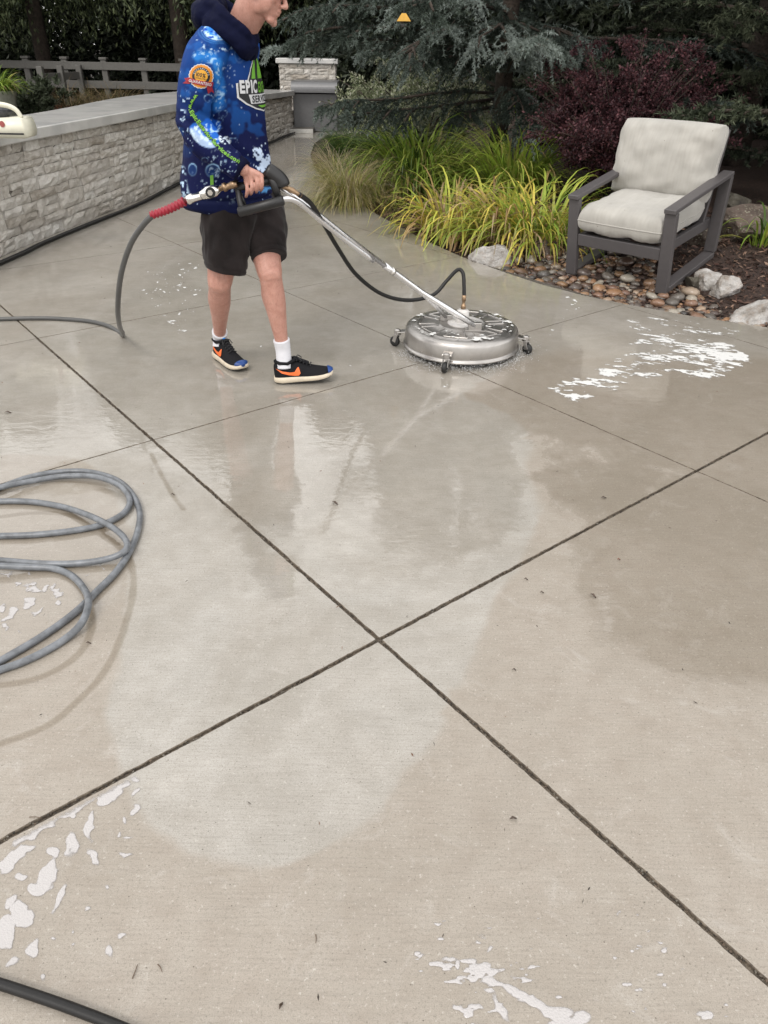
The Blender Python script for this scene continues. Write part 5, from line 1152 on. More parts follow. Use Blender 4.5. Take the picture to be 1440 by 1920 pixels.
BL_C = [(39, 1095, 8, 5, 0), (70, 1103, 22, 6, 5), (90, 1100, 9, 8, 0), (109, 1111, 13, 6, 0), (53, 1129, 12, 9, 0), (76, 1142, 17, 6, -35), (115, 1130, 7, 9, 20), (19, 1157, 20, 7, -45), (28, 1148, 9, 8, 0), (10, 1183, 6, 5, 0), (30, 1019, 6, 4, 0), (2, 1143, 8, 6, 0), (-30, 1120, 22, 8, -20), (40, 1182, 5, 3, 0), (5, 1083, 12, 4, -10), (165, 1082, 6, 3, 0), (188, 1064, 6, 3, 0), (60, 1074, 5, 3, 0)]
BL_B = [(928, 1846, 32, 9, 10), (965, 1860, 30, 11, 25), (938, 1892, 9, 34, -28), (1000, 1882, 30, 13, 20), (1040, 1902, 32, 15, 10), (1090, 1912, 22, 12, 0), (1060, 1925, 40, 14, 0), (838, 1800, 16, 6, 0), (855, 1810, 10, 9, 0), (915, 1784, 8, 5, 0), (1160, 1712, 5, 3, 20), (982, 1594, 6, 4, 20), (1195, 1770, 5, 5, 0), (596, 1884, 7, 6, 0), (1320, 1905, 20, 8, 0), (225, 1860, 14, 18, 0)]
FL = gp((0, 1580), (300, 1435), (300, 1500), (250, 1560), (240, 1680), (240, 1760), (120, 1840), (-80, 1840), (-80, 1620))
f_left = lambda A, B: blobs_field(A, B, BL_L)
iso_mesh(f_left, -1.1, -.3, .55, 1.25, .003, .005, .0007, 'soap_suds', M_FILM, 'flat pale soap patches along the joint at the bottom left')
FC = gp((-120, 1065), (120, 1065), (160, 1130), (130, 1170), (40, 1200), (-120, 1230))
f_coil = lambda A, B: blobs_field(A, B, BL_C)
iso_mesh(f_coil, -1.6, -.8, 1.4, 2.05, .003, .005, .0007, 'soap_suds', M_FILM, 'small pale soap patches inside the loops of the coiled hose')
FD = gp((860, 1860), (920, 1840), (1100, 1900), (1200, 1990), (900, 1990))
FE2 = gp((780, 1680), (1200, 1660), (1260, 1730), (1440, 1900), (1440, 2000), (900, 2000), (700, 1800))
def f_bot(A, B):
    p = np.stack([A.ravel(), B.ravel()], -1); u = p @ np.array([.97, .1]); v = p @ np.array([-.1, .97]); f1 = blobs_field(A, B, BL_B).ravel()
    f2 = .6 * fbm(u * 40, v * 90, 75, 3) + .4 * fbm(u * 9, v * 9, 77, 2) - .640 - .5 * (1 - sstep(-.02, .06, poly_sd(p, FE2))); return np.maximum(f1, f2).reshape(A.shape)
iso_mesh(f_bot, -.05, .8, .45, .95, .003, .005, .0012, 'soap_suds', M_FILM, 'dried pale soap splashes at the bottom edge of the photo')
FM = [gp((745, 715), (830, 700), (930, 720), (925, 740), (800, 735)), gp((260, 500), (330, 480), (400, 500), (380, 620), (330, 640), (240, 560)), gp((440, 640), (520, 640), (520, 672), (470, 665)), gp((560, 650), (760, 690), (750, 715), (630, 712)), gp((1060, 520), (1140, 570), (1030, 640), (1010, 630))]
def f_mid(A, B):
    p = np.stack([A.ravel(), B.ravel()], -1); m = np.maximum.reduce([poly_sd(p, q) for q in FM]); u = p[:, 0]; v = p[:, 1]
    return (.45 * fbm(u * 26, v * 18, 81, 2) + .55 * fbm(u * 60, v * 45, 85, 2) - .68 - .5 * (1 - sstep(-.05, .08, m))).reshape(A.shape)
iso_mesh(f_mid, -2.2, 1.9, 3.4, 6.2, .009, .012, .003, 'soap_suds', M_FOAM, 'scattered foam flecks on the wet concrete around the worker and cleaner')
# spray droplets thrown out under the skirt of the cleaner
g = np.random.default_rng(5); n = 1900; a = g.uniform(-2.9, .6, n); r = R_ + .005 + g.exponential(.032, n); z = np.abs(g.normal(0, .018, n)) * np.exp(-(r - R_) * 3) + .003
Cn = np.stack([CC[0] + r * np.cos(a), CC[1] + r * np.sin(a), z], -1); s_ = g.uniform(.0008, .0026, (n, 1)); oc = np.array([(1, 0, 0), (-1, 0, 0), (0, 1, 0), (0, -1, 0), (0, 0, 1), (0, 0, -1)], float)
Vd = (Cn[:, None] + oc[None] * s_[:, None]).reshape(-1, 3); fo = np.array([(0, 2, 4), (2, 1, 4), (1, 3, 4), (3, 0, 4), (2, 0, 5), (1, 2, 5), (3, 1, 5), (0, 3, 5)]); Fd = (np.arange(n)[:, None, None] * 6 + fo[None]).reshape(-1, 3)
tag(fast('water_spray', Vd, Fd, M_DROP, None, smooth=True), 'ring of water spray droplets thrown out under the cleaner', kind='stuff')
# foam clinging to the deck of the cleaner
def f_deck(A, B):
    rr_ = np.hypot(A, B); an = np.arctan2(B, A); f = .6 * fbm(A * 22, B * 22, 91, 3) + .4 * fbm(A * 60, B * 60, 93, 2) - .70 + .14 * np.exp(-((rr_ - .275) / .03) ** 2) + .16 * np.exp(-((A - .10) ** 2 + (B - .02) ** 2) / .004) + .05 * (A > .05)
    return np.where(rr_ > .295, -1., np.where(rr_ < .045, -1., f))
o = iso_mesh(f_deck, -.31, .31, -.31, .31, .006, .008, .003, 'foam_film', M_FOAM, None, z0=.1535); o.parent = cl_; o['kind'] = 'stuff'
# bits of leaf and twig on the concrete
def on_patio(x, y): return (poly_sd(np.stack([x, y], -1), PATIO) > .03)
ch1 = chips(620, (-2.6, 2.6), (.5, 7.5), on_patio, lambda x, y: 0 * x, (.004, .016), [(.05, .035, .025), (.09, .06, .04), (.03, .025, .02), (.18, .08, .04)], 'leaf_debris', M_CHIP, flat=.15)
tag(ch1, 'tiny dark bits of leaf and bark scattered over the patio', kind='stuff')
M_LEAFB = simple('wet dead leaf', (.07, .045, .03), .4); M_LEAFR = simple('reddish dead leaf', (.2, .07, .04), .4); M_TWIG = simple('thin twig', (.13, .09, .06), .6)
def leaf(px_, py_, L, rz, mat, label, w=.4):
    c = G(px_, py_, .002); n_ = 8; vs = []; 
    for i in range(n_ + 1):
        u = i / n_; hw = L * w / 2 * math.sin(math.pi * u) ** .8; 
        for sgn in (-1, 0, 1): vs.append(((u - .5) * L, sgn * hw, .0015 + .004 * abs(sgn) * (1 if u > .3 else .4) + .003 * math.sin(u * 5)))
    fs = [(i * 3 + k, (i + 1) * 3 + k, (i + 1) * 3 + k + 1, i * 3 + k + 1) for i in range(n_) for k in range(2)]
    o = obj('dead_leaf', vs, fs, mat, None, True); o.location = V(c); o.rotation_euler = (0, 0, rz); tag(o, label, 'leaf')
for a in ((962, 1536, .018, .2, M_LEAFB, 'dark dead leaf alone on the front slab, right of centre'), (1112, 1118, .024, -.9, M_LEAFB, 'dark curled leaf between the wide joint and the brown puddle'), (1160, 1050, .014, .4, M_LEAFR, 'small reddish leaf above the dark curled leaf'), (986, 1087, .013, 0, M_LEAFB, 'small dark leaf speck left of the reddish leaf, upper one'), (1016, 1112, .013, .1, M_LEAFB, 'small dark leaf speck left of the reddish leaf, lower one'),
          (964, 1257, .011, 0, M_LEAFB, 'tiny dark leaf right of the joint crossing'), (628, 944, .028, -.6, M_LEAFB, 'curled dark leaf on the wet slab below the leading shoe'), (324, 928, .014, .2, M_LEAFB, 'dark leaf on the wet streak right of the coiled hose'), (166, 1207, .015, .1, M_LEAFB, 'dark flat leaf right of the lowest hose loop'), (527, 1887, .014, 1.2, M_LEAFB, 'dark crumpled leaf near the bottom edge'), (1132, 934, .022, .1, M_LEAFB, 'dark leaf in the reflection right of the cleaned arc'), (15, 774, .03, .1, M_LEAFB, 'dark leaf in the bright puddle at the left border')): leaf(*a)
for a, b_2, lab in (((248, 1835), (258, 1808), 'thin twig near the bottom left, longest of three'), ((296, 1808), (304, 1822), 'short thin twig right of the longest twig'), ((592, 1752), (592, 1768), 'short upright twig near the bottom centre'), ((55, 1532), (78, 1534), 'curved twig above the joint at the left border')):
    q0, q1 = G(*a, .003), G(*b_2, .003); o = MB().add(tube([q0 - q0, (q1 - q0) * .5 + [.001, .001, .001], q1 - q0], [.0012, .001, .0007], 5)).build('twig', M_TWIG); o.location = V(q0); tag(o, lab, 'twig')
# ================================================================== THE WORKER
def fuse(vf, voxel, smooth=3, factor=.5):
    me = bpy.data.meshes.new('tmp'); me.from_pydata([tuple(map(float, v)) for v in vf.v], [], vf.f); o = bpy.data.objects.new('tmp', me); COL.objects.link(o)
    m = o.modifiers.new('r', 'REMESH'); m.mode = 'VOXEL'; m.voxel_size = voxel; m.adaptivity = 0
    if smooth: s = o.modifiers.new('s', 'SMOOTH'); s.factor = factor; s.iterations = smooth
    dg = bpy.context.evaluated_depsgraph_get(); dg.update(); me2 = bpy.data.meshes.new_from_object(o.evaluated_get(dg)); bpy.data.objects.remove(o); bpy.data.meshes.remove(me); return me2
def verts(me): c = np.empty(len(me.vertices) * 3); me.vertices.foreach_get('co', c); return c.reshape(-1, 3)
def norms(me): c = np.empty(len(me.vertices) * 3); me.vertices.foreach_get('normal', c); return c.reshape(-1, 3)
def setv(me, v): me.vertices.foreach_set('co', np.asarray(v, np.float32).ravel()); me.update()
def ell(c, r, R=None, seg=16, rings=10):
    bm = bmesh.new(); bmesh.ops.create_uvsphere(bm, u_segments=seg, v_segments=rings, radius=1); M = R if R is not None else Matrix.Identity(3)
    vs = [tuple(M @ Vector((v.co.x * r[0], v.co.y * r[1], v.co.z * r[2])) + V(c)) for v in bm.verts]; fs = [tuple(v.index for v in f.verts) for f in bm.faces]; bm.free(); return vs, fs
def limb(pts_, rs, seg=16, n=6):
    """tapered limb with rounded ends"""
    p_ = [np.asarray(q, float) for q in pts_]; P3 = catmull(p_, n); R1 = [np.array([r, 0, 0.]) for r in rs]; rr = [max(.002, q[0]) for q in catmull(R1, n)]
    d0 = P3[0] - P3[1]; d0 /= np.linalg.norm(d0); d1 = P3[-1] - P3[-2]; d1 /= np.linalg.norm(d1)
    pre = [P3[0] + d0 * rr[0] * a for a in (.98, .8, .45)]; post = [P3[-1] + d1 * rr[-1] * a for a in (.45, .8, .98)]
    return tube(pre + P3 + post, [rr[0] * a for a in (.2, .6, .89)] + rr + [rr[-1] * a for a in (.89, .6, .2)], seg)
def ringloft(secs, seg=40):
    """secs: (centre xyz, a, b, yaw, power)"""
    vs = []
    for c, a, b, yaw, pw in secs:
        for k in range(seg):
            t_ = 2 * math.pi * k / seg; x = a * math.copysign(abs(math.cos(t_)) ** pw, math.cos(t_)); y = b * math.copysign(abs(math.sin(t_)) ** pw, math.sin(t_))
            vs.append((c[0] + x * math.cos(yaw) - y * math.sin(yaw), c[1] + x * math.sin(yaw) + y * math.cos(yaw), c[2]))
    n = len(secs); fs = [(i * seg + k, i * seg + (k + 1) % seg, (i + 1) * seg + (k + 1) % seg, (i + 1) * seg + k) for i in range(n - 1) for k in range(seg)]
    return vs, fs + [tuple(range(seg))[::-1], tuple((n - 1) * seg + k for k in range(seg))]
t = NT('skin'); p = t.pos(); n = t.noise(p, 17, 6, .7, .6); c = t.mix(t.mr(n, .35, .65), (.40, .20, .155), (.50, .275, .22)); c = t.mix(t.mr(t.noise(p, 120, 4, .7), .5, .75, 0, .4), c, (.30, .13, .09)); c = t.mix(t.mr(t.noise(t.mapv(p, (320, 320, 60)), 1, 2), .56, .7, 0, .35), c, (.20, .10, .065))
M_SKIN = t.set(Base_Color=c, Roughness=.48, Specular_IOR_Level=.4, Subsurface_Weight=.12, Subsurface_Radius=(.012, .005, .003), Subsurface_Scale=.6, Normal=t.bump(t.noise(p, 380, 3), .25, .001))
YB = 3.68
# head frame
HE = P(487, -19, 3.62); pit = math.radians(22); yaw_ = math.radians(-6)
HF = np.array([math.cos(yaw_) * math.cos(pit), math.sin(yaw_) * math.cos(pit), -math.sin(pit)]); HS = np.array([-math.sin(yaw_), math.cos(yaw_), 0]); HU = np.cross(HF, HS)
HM = Matrix((V(HF), V(HS), V(HU))).transposed()
def hd(f, s, u): return HE + HF * f + HS * s + HU * u
b = MB()
def he(f, s, u, rf, rs, ru, seg=20): b.add(ell(hd(f, s, u), (rf, rs, ru), HM, seg, 14))
he(-.005, 0, .052, .098, .074, .084); he(.035, 0, .03, .062, .064, .07); he(.05, 0, -.02, .045, .052, .06); he(.045, 0, -.05, .050, .050, .034); he(.03, 0, -.035, .058, .060, .05)
he(.086, 0, -.084, .016, .021, .015); he(.075, .02, -.078, .02, .02, .016); he(.075, -.02, -.078, .02, .02, .016)
for s in (-1, 1):
    he(.018, s * .048, -.052, .03, .014, .026); he(.062, s * .042, -.005, .026, .02, .02); he(.083, s * .028, .036, .016, .024, .008); he(.105, s * .012, -.018, .011, .008, .007); he(.04, s * .048, -.03, .036, .018, .034)
    b.add(ell(hd(-.008, s * .074, .0), (.017, .007, .031), HM, 14, 10)); b.add(ell(hd(.002, s * .077, -.012), (.009, .006, .012), HM, 10, 8))
b.add(limb([hd(.090, 0, .034), hd(.102, 0, .012), hd(.117, 0, -.012)], [.008, .0085, .0115], 12)); he(.112, 0, -.016, .012, .0115, .009)
he(.098, 0, -.038, .0085, .021, .0062); he(.094, 0, -.0515, .009, .018, .0068); he(.088, 0, -.062, .008, .018, .006); he(.092, 0, -.029, .010, .012, .010)
# neck and trunk (kept slim under the hoodie), arms, legs
nb_ = P(440, 85, 3.68)
b.add(limb([hd(-.012, 0, -.02), hd(-.02, 0, -.075), nb_], [.060, .060, .066], 20)); b.add(limb([hd(.02, 0, -.06), nb_ + [.03, -.01, .03]], [.04, .05], 16))
pel = P(446, 360, 3.72); chs = P(430, 150, 3.70)
b.add(limb([nb_, chs, (chs + pel) / 2, pel], [.07, .115, .11, .125], 20))
RS, RE, RW = P(394, 92, 3.55), P(362, 220, 3.46), P(457, 318, 3.35)
LS, LE, LW = P(452, 88, 3.86), P(430, 215, 3.98), P(455, 318, 3.97)
b.add(limb([nb_, RS], [.06, .055])); b.add(limb([nb_, LS], [.06, .055]))
b.add(limb([RS, RE], [.052, .045])); b.add(limb([RE, RE * .55 + RW * .45, RW], [.038, .033, .026])); b.add(limb([LS, LE], [.052, .045])); b.add(limb([LE, LE * .5 + LW * .5, LW], [.044, .04, .027]))
RH, RK, RA = P(430, 380, 3.64), P(412, 528, 3.60), P(412, 632, 3.91)
LH, LK, LA = P(478, 378, 3.80), P(506, 512, 3.57), P(531, 657, 3.60)
b.add(limb([RH, (RH + RK) / 2, RK], [.09, .078, .06])); b.add(limb([LH, (LH + LK) / 2, LK], [.09, .078, .06]))
def shank(K, A, back):
    d = A - K; b.add(limb([K, K + d * .12, K + d * .34, K + d * .6, K + d * .85, A + d * .06], [.057, .054, .054, .043, .034, .036], 20)); b.add(limb([K + d * .08 + back * .012, K + d * .30 + back * .020, K + d * .55 + back * .012], [.04, .045, .032], 16))
    b.add(ell(K - back * .032 + d * .0, (.032, .032, .04)))
shank(RK, RA, np.array([-.8, .5, 0])); shank(LK, LA, np.array([-.85, .5, 0]))
# feet inside the shoes
FR_heel, FR_toe = G(408, 668), G(466, 703); FL_heel, FL_toe = G(519, 717), G(614, 713)
b.add(limb([RA, RA * .25 + (FR_heel * .7 + FR_toe * .3) * .75 + [0, 0, .02], FR_toe * .65 + FR_heel * .35 + [0, 0, .032]], [.030, .022, .012]))
b.add(limb([LA, LA * .25 + (FL_heel * .7 + FL_toe * .3) * .75 + [0, 0, .02], FL_toe * .65 + FL_heel * .35 + [0, 0, .036]], [.030, .022, .012]))
# right hand closed on the gun handle
def hp2(x, y, d): return P(x, y, GY + d)
kn = [(490, 330), (481, 333), (471, 337), (462, 342)]; fr_ = [.0088, .0092, .0088, .0078]
for (kx, ky), r in zip(kn, fr_):
    b.add(limb([hp2(457, 317, .0), hp2((457 + kx) / 2 + 2, (317 + ky) / 2, -.004), hp2(kx, ky, -.006)], [.018, .0145, .0115], 12))
    b.add(limb([hp2(kx, ky, -.006), hp2(kx + 1.5, ky + 12, -.020), hp2(kx + .5, ky + 23, -.012), hp2(kx - 1, ky + 27, .014)], [r * 1.12, r, r * .95, r * .8], 12, 4))
b.add(limb([hp2(464, 322, .012), hp2(482, 325, .038), hp2(492, 333, .045), hp2(491, 343, .036)], [.016, .0125, .0105, .009], 12))
b.add(limb([RW, hp2(457, 317, .0)], [.027, .024], 14))
# left hand, relaxed and slightly curled on the far side
lh = LW; dl = np.array([.45, -.25, -.86]); dl /= np.linalg.norm(dl); sl_ = np.array([.85, .35, .35]); sl_ /= np.linalg.norm(sl_)
for k in range(4):
    k0 = lh + dl * .085 + sl_ * (k - 1.5) * .019; L_ = (.07, .078, .073, .058)[k]; b.add(limb([lh + sl_ * (k - 1.5) * .010, k0], [.016, .012], 10)); cv = np.array([.3, -.6, 0]) * .012
    b.add(limb([k0, k0 + dl * L_ * .5 + cv * .6, k0 + dl * L_ * .9 + cv * 2], [.0098, .009, .0075], 10))
b.add(limb([lh + sl_ * .01, lh + dl * .04 + sl_ * .045, lh + dl * .075 + sl_ * .05], [.015, .012, .009], 10))
me = fuse(b, .0034, 3, .5)
bm = bmesh.new(); bm.from_mesh(me); fsel = []
for v in bm.verts:
    q = np.array(v.co) - HE; f, u, s_ = q @ HF, q @ HU, abs(q @ HS)
    if np.linalg.norm(q) < .2 and not (f > .082 and s_ < .03) and not (s_ > .066 and abs(f) < .04 and abs(u) < .04): fsel.append(v)
for _ in range(14): bmesh.ops.smooth_vert(bm, verts=fsel, factor=.5, use_axis_x=True, use_axis_y=True, use_axis_z=True)
bm.to_mesh(me); bm.free(); me.update()
# creases between the curled fingers
worker = link('person', me, M_SKIN, None, True); tag(worker, 'worker in a blue printed hoodie and black shorts walking behind the surface cleaner', 'person')
# eyes, brows and hair
M_EYE = simple('eye white', (.7, .68, .65), .2, var=.02, bump=0); M_IRIS = simple('iris', (.05, .08, .1), .15, bump=0); M_HAIR = simple('short brown hair', (.055, .035, .022), .6, var=.4, scale=60, bump=.9, bscale=220, bdist=.006)
for s in (-1, 1):
    e = MB().add(ell(hd(.083, s * .030, .014), (.0115, .0115, .0115))).build('eye', M_EYE, worker, True); MB().add(ell(hd(.0895, s * .030, .012), (.006, .0055, .0055))).build('iris', M_IRIS, e, True)
    MB().add(limb([hd(.100, s * .014, .034), hd(.099, s * .030, .041), hd(.088, s * .045, .036)], [.003, .004, .003], 8)).build('eyebrow', M_HAIR, worker, True)
hb_ = MB().add(ell(hd(-.012, 0, .058), (.104, .081, .090), HM, 24, 16)); hm_ = fuse(hb_, .006, 1); hv = verts(hm_); q = (hv - HE); f_ = q @ HF; u_ = q @ HU
bm = bmesh.new(); bm.from_mesh(hm_); bm.verts.ensure_lookup_table()
dele = [v for v in bm.verts if (f_[v.index] > .062 and u_[v.index] < .085) or u_[v.index] < -.005 + max(0, f_[v.index]) * .55 or (abs(f_[v.index] + .005) < .028 and u_[v.index] < .034)]
bmesh.ops.delete(bm, geom=dele, context='VERTS'); bmesh.ops.solidify(bm, geom=bm.faces[:], thickness=.006); bm.to_mesh(hm_); bm.free(); link('hair', hm_, M_HAIR, worker, True)

# --- shorts
t = NT('charcoal brown shorts'); p = t.pos(); M_SHORT = t.set(Base_Color=t.mix(t.mr(t.noise(p, 9, 4), .35, .65), (.010, .0078, .0078), (.020, .0155, .0152)), Roughness=.85, Specular_IOR_Level=.12, Normal=t.bump(t.noise(p, 600, 2), .2, .0008), Sheen_Weight=.1)
b = MB()
b.add(limb([P(450, 352, 3.72), P(450, 392, 3.72)], [.128, .150], 24))
def shleg(pts_, rs): b.add(limb(pts_, rs, 24))
shleg([RH + [.01, 0, -.03], P(424, 430, 3.61), P(421, 475, 3.58), P(424, 500, 3.56)], [.128, .118, .108, .098])
shleg([LH + [.0, 0, -.03], P(490, 420, 3.72), P(499, 450, 3.67), P(504, 478, 3.62)], [.122, .112, .099, .088])
me = fuse(b, .007, 5, .5); co = verts(me); no = norms(me); pj = proj(co)
legx = np.where(pj[:, 0] < 466, 1, 0)
hemd = np.full(len(co), 1.)
# flat hems: squash the rounded ends onto the hem plane of each leg
for (cP, ax, msk) in ((P(425, 508, 3.56), unit((RK - RH)[None])[0], co[:, 0] < (P(466, 480, 3.6)[0])), (P(503, 484, 3.61), unit((LK - LH)[None])[0], co[:, 0] >= (P(466, 480, 3.6)[0]))):
    d = (co - cP) @ ax; k = msk & (d > 0) & (co[:, 2] < .75); co[k] -= ax * (d[k] * .97)[:, None]; hemd = np.where(msk, -d, hemd)
fold = np.array([mnoise.fractal(Vector((q[0] * 9, q[1] * 9, q[2] * 5 + 3)), 1, 2, 3) for q in co]) * .020 + .0035 * np.sin(co[:, 2] * 55 + 30 * co[:, 0] + 4 * np.sin(co[:, 0] * 20))* sstep(.75, .6, co[:, 2])
fold *= .25 + .75 * sstep(0, .09, hemd); fold += .003 * (np.abs(hemd - .022) < .005) * -1.0; co += no * fold[:, None]; setv(me, co); shorts = link('shorts', me, M_SHORT, worker, True); shbvh = BVHTree.FromPolygons([tuple(v) for v in co], [tuple(q.vertices) for q in me.polygons])

# --- hoodie
def sec(y, xl, xr, b_, Y=3.68, yaw=-.35, pw=.92):
    a = P(xl, y, Y); c = P(xr, y, Y); m = (a + c) / 2; hw = (c[0] - a[0]) / 2; return ((m[0], Y, m[2]), hw, b_, 0.0, pw)
b = MB().add(ringloft([sec(391, 352, 500, .150), sec(384, 341, 508, .165), sec(366, 337, 511, .172), sec(330, 339, 510, .172), sec(270, 344, 504, .166), sec(210, 352, 497, .163), (sec(150, 358, 490, .165)), sec(110, 368, 482, .158), sec(84, 380, 474, .135), sec(66, 396, 464, .10), sec(54, 410, 456, .07)]))
b2 = MB()
b2.add(limb([P(400, 88, 3.57), P(382, 120, 3.51), P(364, 175, 3.47), P(360, 225, 3.45)], [.080, .086, .074, .070], 20))
b2.add(limb([P(360, 225, 3.45), P(382, 262, 3.42), P(412, 287, 3.39), P(436, 307, 3.365), P(448, 316, 3.36)], [.070, .067, .058, .052, .046], 20))
b.add(limb([P(456, 88, 3.84), P(440, 150, 3.92), P(432, 218, 3.96)], [.078, .075, .066], 16)); b.add(limb([P(432, 218, 3.96), P(446, 265, 3.97), P(452, 305, 3.97)], [.066, .056, .045], 16))
me = fuse(b, .0048, 6, .5); me_s = fuse(b2, .0046, 6, .5); NB = len(me.vertices); isS = np.arange(NB + len(me_s.vertices)) >= NB
co = np.concatenate([verts(me), verts(me_s)]); no = np.concatenate([norms(me), norms(me_s)])
# cut the cuffs flat
for cP, ax in ((P(456, 322, 3.355), unit((RW - P(412, 287, 3.39))[None])[0]), (LW, unit((LW - LE)[None])[0])):
    d = (co - cP) @ ax; k = (d > 0) & (np.linalg.norm(co - cP, axis=1) < .09); co[k] -= ax * (d[k] * .9)[:, None]
ds = line_d(np.column_stack([co[:, 0], co[:, 2]]), np.array([[q[0], q[2]] for q in (P(400, 88, 3.57), P(364, 175, 3.47), P(360, 225, 3.45), P(448, 316, 3.36))]))
slv = isS
dd = np.array([mnoise.fractal(Vector((q[0] * 6, q[1] * 6, q[2] * 3.4)), 1, 2, 4) for q in co]) * .010
# soft diagonal folds: at the elbow, wrist, under the arm and above the hem
def fold_at(P0, rad, dirv, freq, amp):
    r = np.linalg.norm(co - P0, axis=1); w = np.exp(-(r / rad) ** 2); ph = (co @ np.asarray(dirv)) * freq; return w * amp * (np.sin(ph + 1.5 * np.sin(co[:, 2] * 17 + co[:, 0] * 9)) )
dd += fold_at(P(366, 222, 3.40), .085, (.5, .2, .85), 105, .0065); dd += fold_at(P(436, 305, 3.33), .06, (.8, .1, -.5), 130, .005); dd += fold_at(P(392, 115, 3.46), .09, (-.75, 0, .6), 75, .005)
dd += fold_at(P(470, 330, 3.55), .12, (.45, .1, .8), 60, .006); dd += fold_at(P(350, 330, 3.6), .13, (.75, .1, .5), 50, .006); dd += fold_at(P(440, 200, 3.5), .12, (.8, 0, .45), 48, .006)
dd += -.010 * np.exp(-((co[:, 2] - P(430, 371, 3.6)[2]) / .009) ** 2) * (~slv)
co += no * dd[:, None]; setv(me, co[:NB]); setv(me_s, co[NB:])
pj = proj(co); X, Y = pj[:, 0], pj[:, 1]; N1 = fbm(X / 9, Y / 9, 5, 4); N2 = fbm(X / 4.4, Y / 4.4, 8, 3); N3 = fbm(X / 22, Y / 22, 12, 3)
def blend(T, c, w): return T * (1 - w[:, None]) + np.array(c) * w[:, None]
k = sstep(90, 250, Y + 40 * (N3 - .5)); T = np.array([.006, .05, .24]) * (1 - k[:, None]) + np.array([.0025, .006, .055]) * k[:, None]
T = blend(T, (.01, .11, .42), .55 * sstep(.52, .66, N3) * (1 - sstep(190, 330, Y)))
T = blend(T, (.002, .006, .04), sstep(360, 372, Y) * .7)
def E(cx, cy, rx, ry, rot=0): c_, s_ = math.cos(rot), math.sin(rot); dx, dy = X - cx, Y - cy; return np.hypot((dx * c_ + dy * s_) / rx, (-dx * s_ + dy * c_) / ry)
def bubble(cx, cy, rx, ry, rim=.8, rot=0, fill=.0):
    global T; e = E(cx, cy, rx, ry, rot) + .1 * (N2 - .5); T = blend(T, (.02, .09, .32), fill * sstep(1, .7, e)); hi = np.exp(-((e - .86) / .09) ** 2); up_ = sstep(.2, -.9, (Y - cy) / ry)
    T = blend(T, (.35, .6, .92), rim * hi * (.2 + .8 * up_)); T = blend(T, (.30, .5, .85), .35 * rim * sstep(.55, .1, E(cx, cy + ry * .45, rx * .6, ry * .3, rot)))
bubble(449, 101, 10, 19, .55); bubble(466, 92, 4, 7, .5); bubble(361, 318, 9, 13, .85, 0, .35); bubble(399, 320, 15, 14, .8, 0, .35); bubble(418, 213, 9, 8, .45); bubble(437, 263, 9, 5, .5); bubble(384, 300, 7, 5, .5); bubble(421, 305, 4, 6, .45, .4); bubble(413, 226, 6, 6, .35); bubble(392, 185, 11, 8, .9, .3); bubble(352, 250, 5, 7, .3)
# shoulder bubble
e = E(411, 57, 30, 19); w = sstep(1.02, .92, e); T = blend(T, (.04, .26, .85), w); T = blend(T, (.62, .86, .98), w * np.clip(sstep(.42, .62, N1) * .9 + .6 * np.exp(-((e - .93) / .06) ** 2), 0, 1)); T = blend(T, (.008, .08, .5), w * sstep(.55, .62, fbm(X / 7, Y / 5, 33, 3)))
for r0, a in ((1.12, .5), (1.3, .28)): T = blend(T, (.12, .42, .92), a * np.exp(-((E(411, 57, 30, 19) - r0 - .04 * (N1 - .5)) / .04) ** 2) * sstep(50, 68, Y))
T = blend(T, (.55, .75, .95), sstep(.60, .66, N2) * np.exp(-((E(408, 62, 34, 22) - 1.38) / .16) ** 2) * sstep(60, 75, Y))
# splash down the front of the sleeve and a big bubble on the forearm
cur = lambda pts_: line_d(pj, np.array(pts_, float))
w = sstep(13, 3, cur([(372, 106), (392, 104), (406, 118), (410, 150), (414, 178), (408, 198)]) + 10 * (N1 - .5)); T = blend(T, (.03, .26, .78), .75 * w); T = blend(T, (.50, .76, .95), w * sstep(.58, .68, N2) * .8)
e = E(384, 253, 33, 21, .62); w = sstep(1.0, .88, e + .12 * (N1 - .5)); T = blend(T, (.02, .15, .62), w * .9); T = blend(T, (.42, .56, .80), w * sstep(-.1, .5, ((Y - 253) * .82 - (X - 384) * .58) / 21 + .8 * (N1 - .5))); T = blend(T, (.7, .88, .99), w * sstep(.60, .68, N1) * .8)
w = sstep(1, .7, E(398, 236, 20, 15, .3) + .5 * (N1 - .5)); T = blend(T, (.01, .12, .60), .85 * w); T = blend(T, (.5, .78, .98), w * sstep(.58, .66, N2) * .8)
w = sstep(1, .8, E(421, 262, 14, 9, .5) + .5 * (N2 - .5)); T = blend(T, (.72, .84, .98), w * sstep(.5, .56, N2))
# white splash at the front hem, pocket print, splash on the back hem
w = sstep(.04, .09, .5 * N1 + .5 * N2 - .47 + .16 * (1 - np.clip(E(492, 300, 15, 22), 0, 1.6))); w *= sstep(1.6, 1.2, E(492, 298, 16, 28)); T = blend(T, (.62, .76, .98), w)
w = sstep(8, 3, np.abs(Y - 356) + 6 * (N1 - .5)) * sstep(470, 478, X) * sstep(.45, .5, N1); T = blend(T, (.12, .38, .80), w)
w = sstep(.50, .58, N2) * sstep(10, 2, cur([(340, 318), (343, 345), (350, 372)])); T = blend(T, (.55, .75, .97), w)
w = sstep(.68, .72, N2) * (sstep(12, 4, cur([(346, 178), (338, 205), (342, 236), (352, 262)])) + .7 * sstep(12, 2, cur([(430, 130), (440, 160)])) + .5 * sstep(60, 30, np.hypot(X - 420, Y - 330))); T = blend(T, (.55, .75, .97), np.clip(w, 0, 1))
T = blend(T, (.5, .65, .9), sstep(.83, .86, N2) * .8)
cav = np.clip(0, 0, 1)
T = T * .78
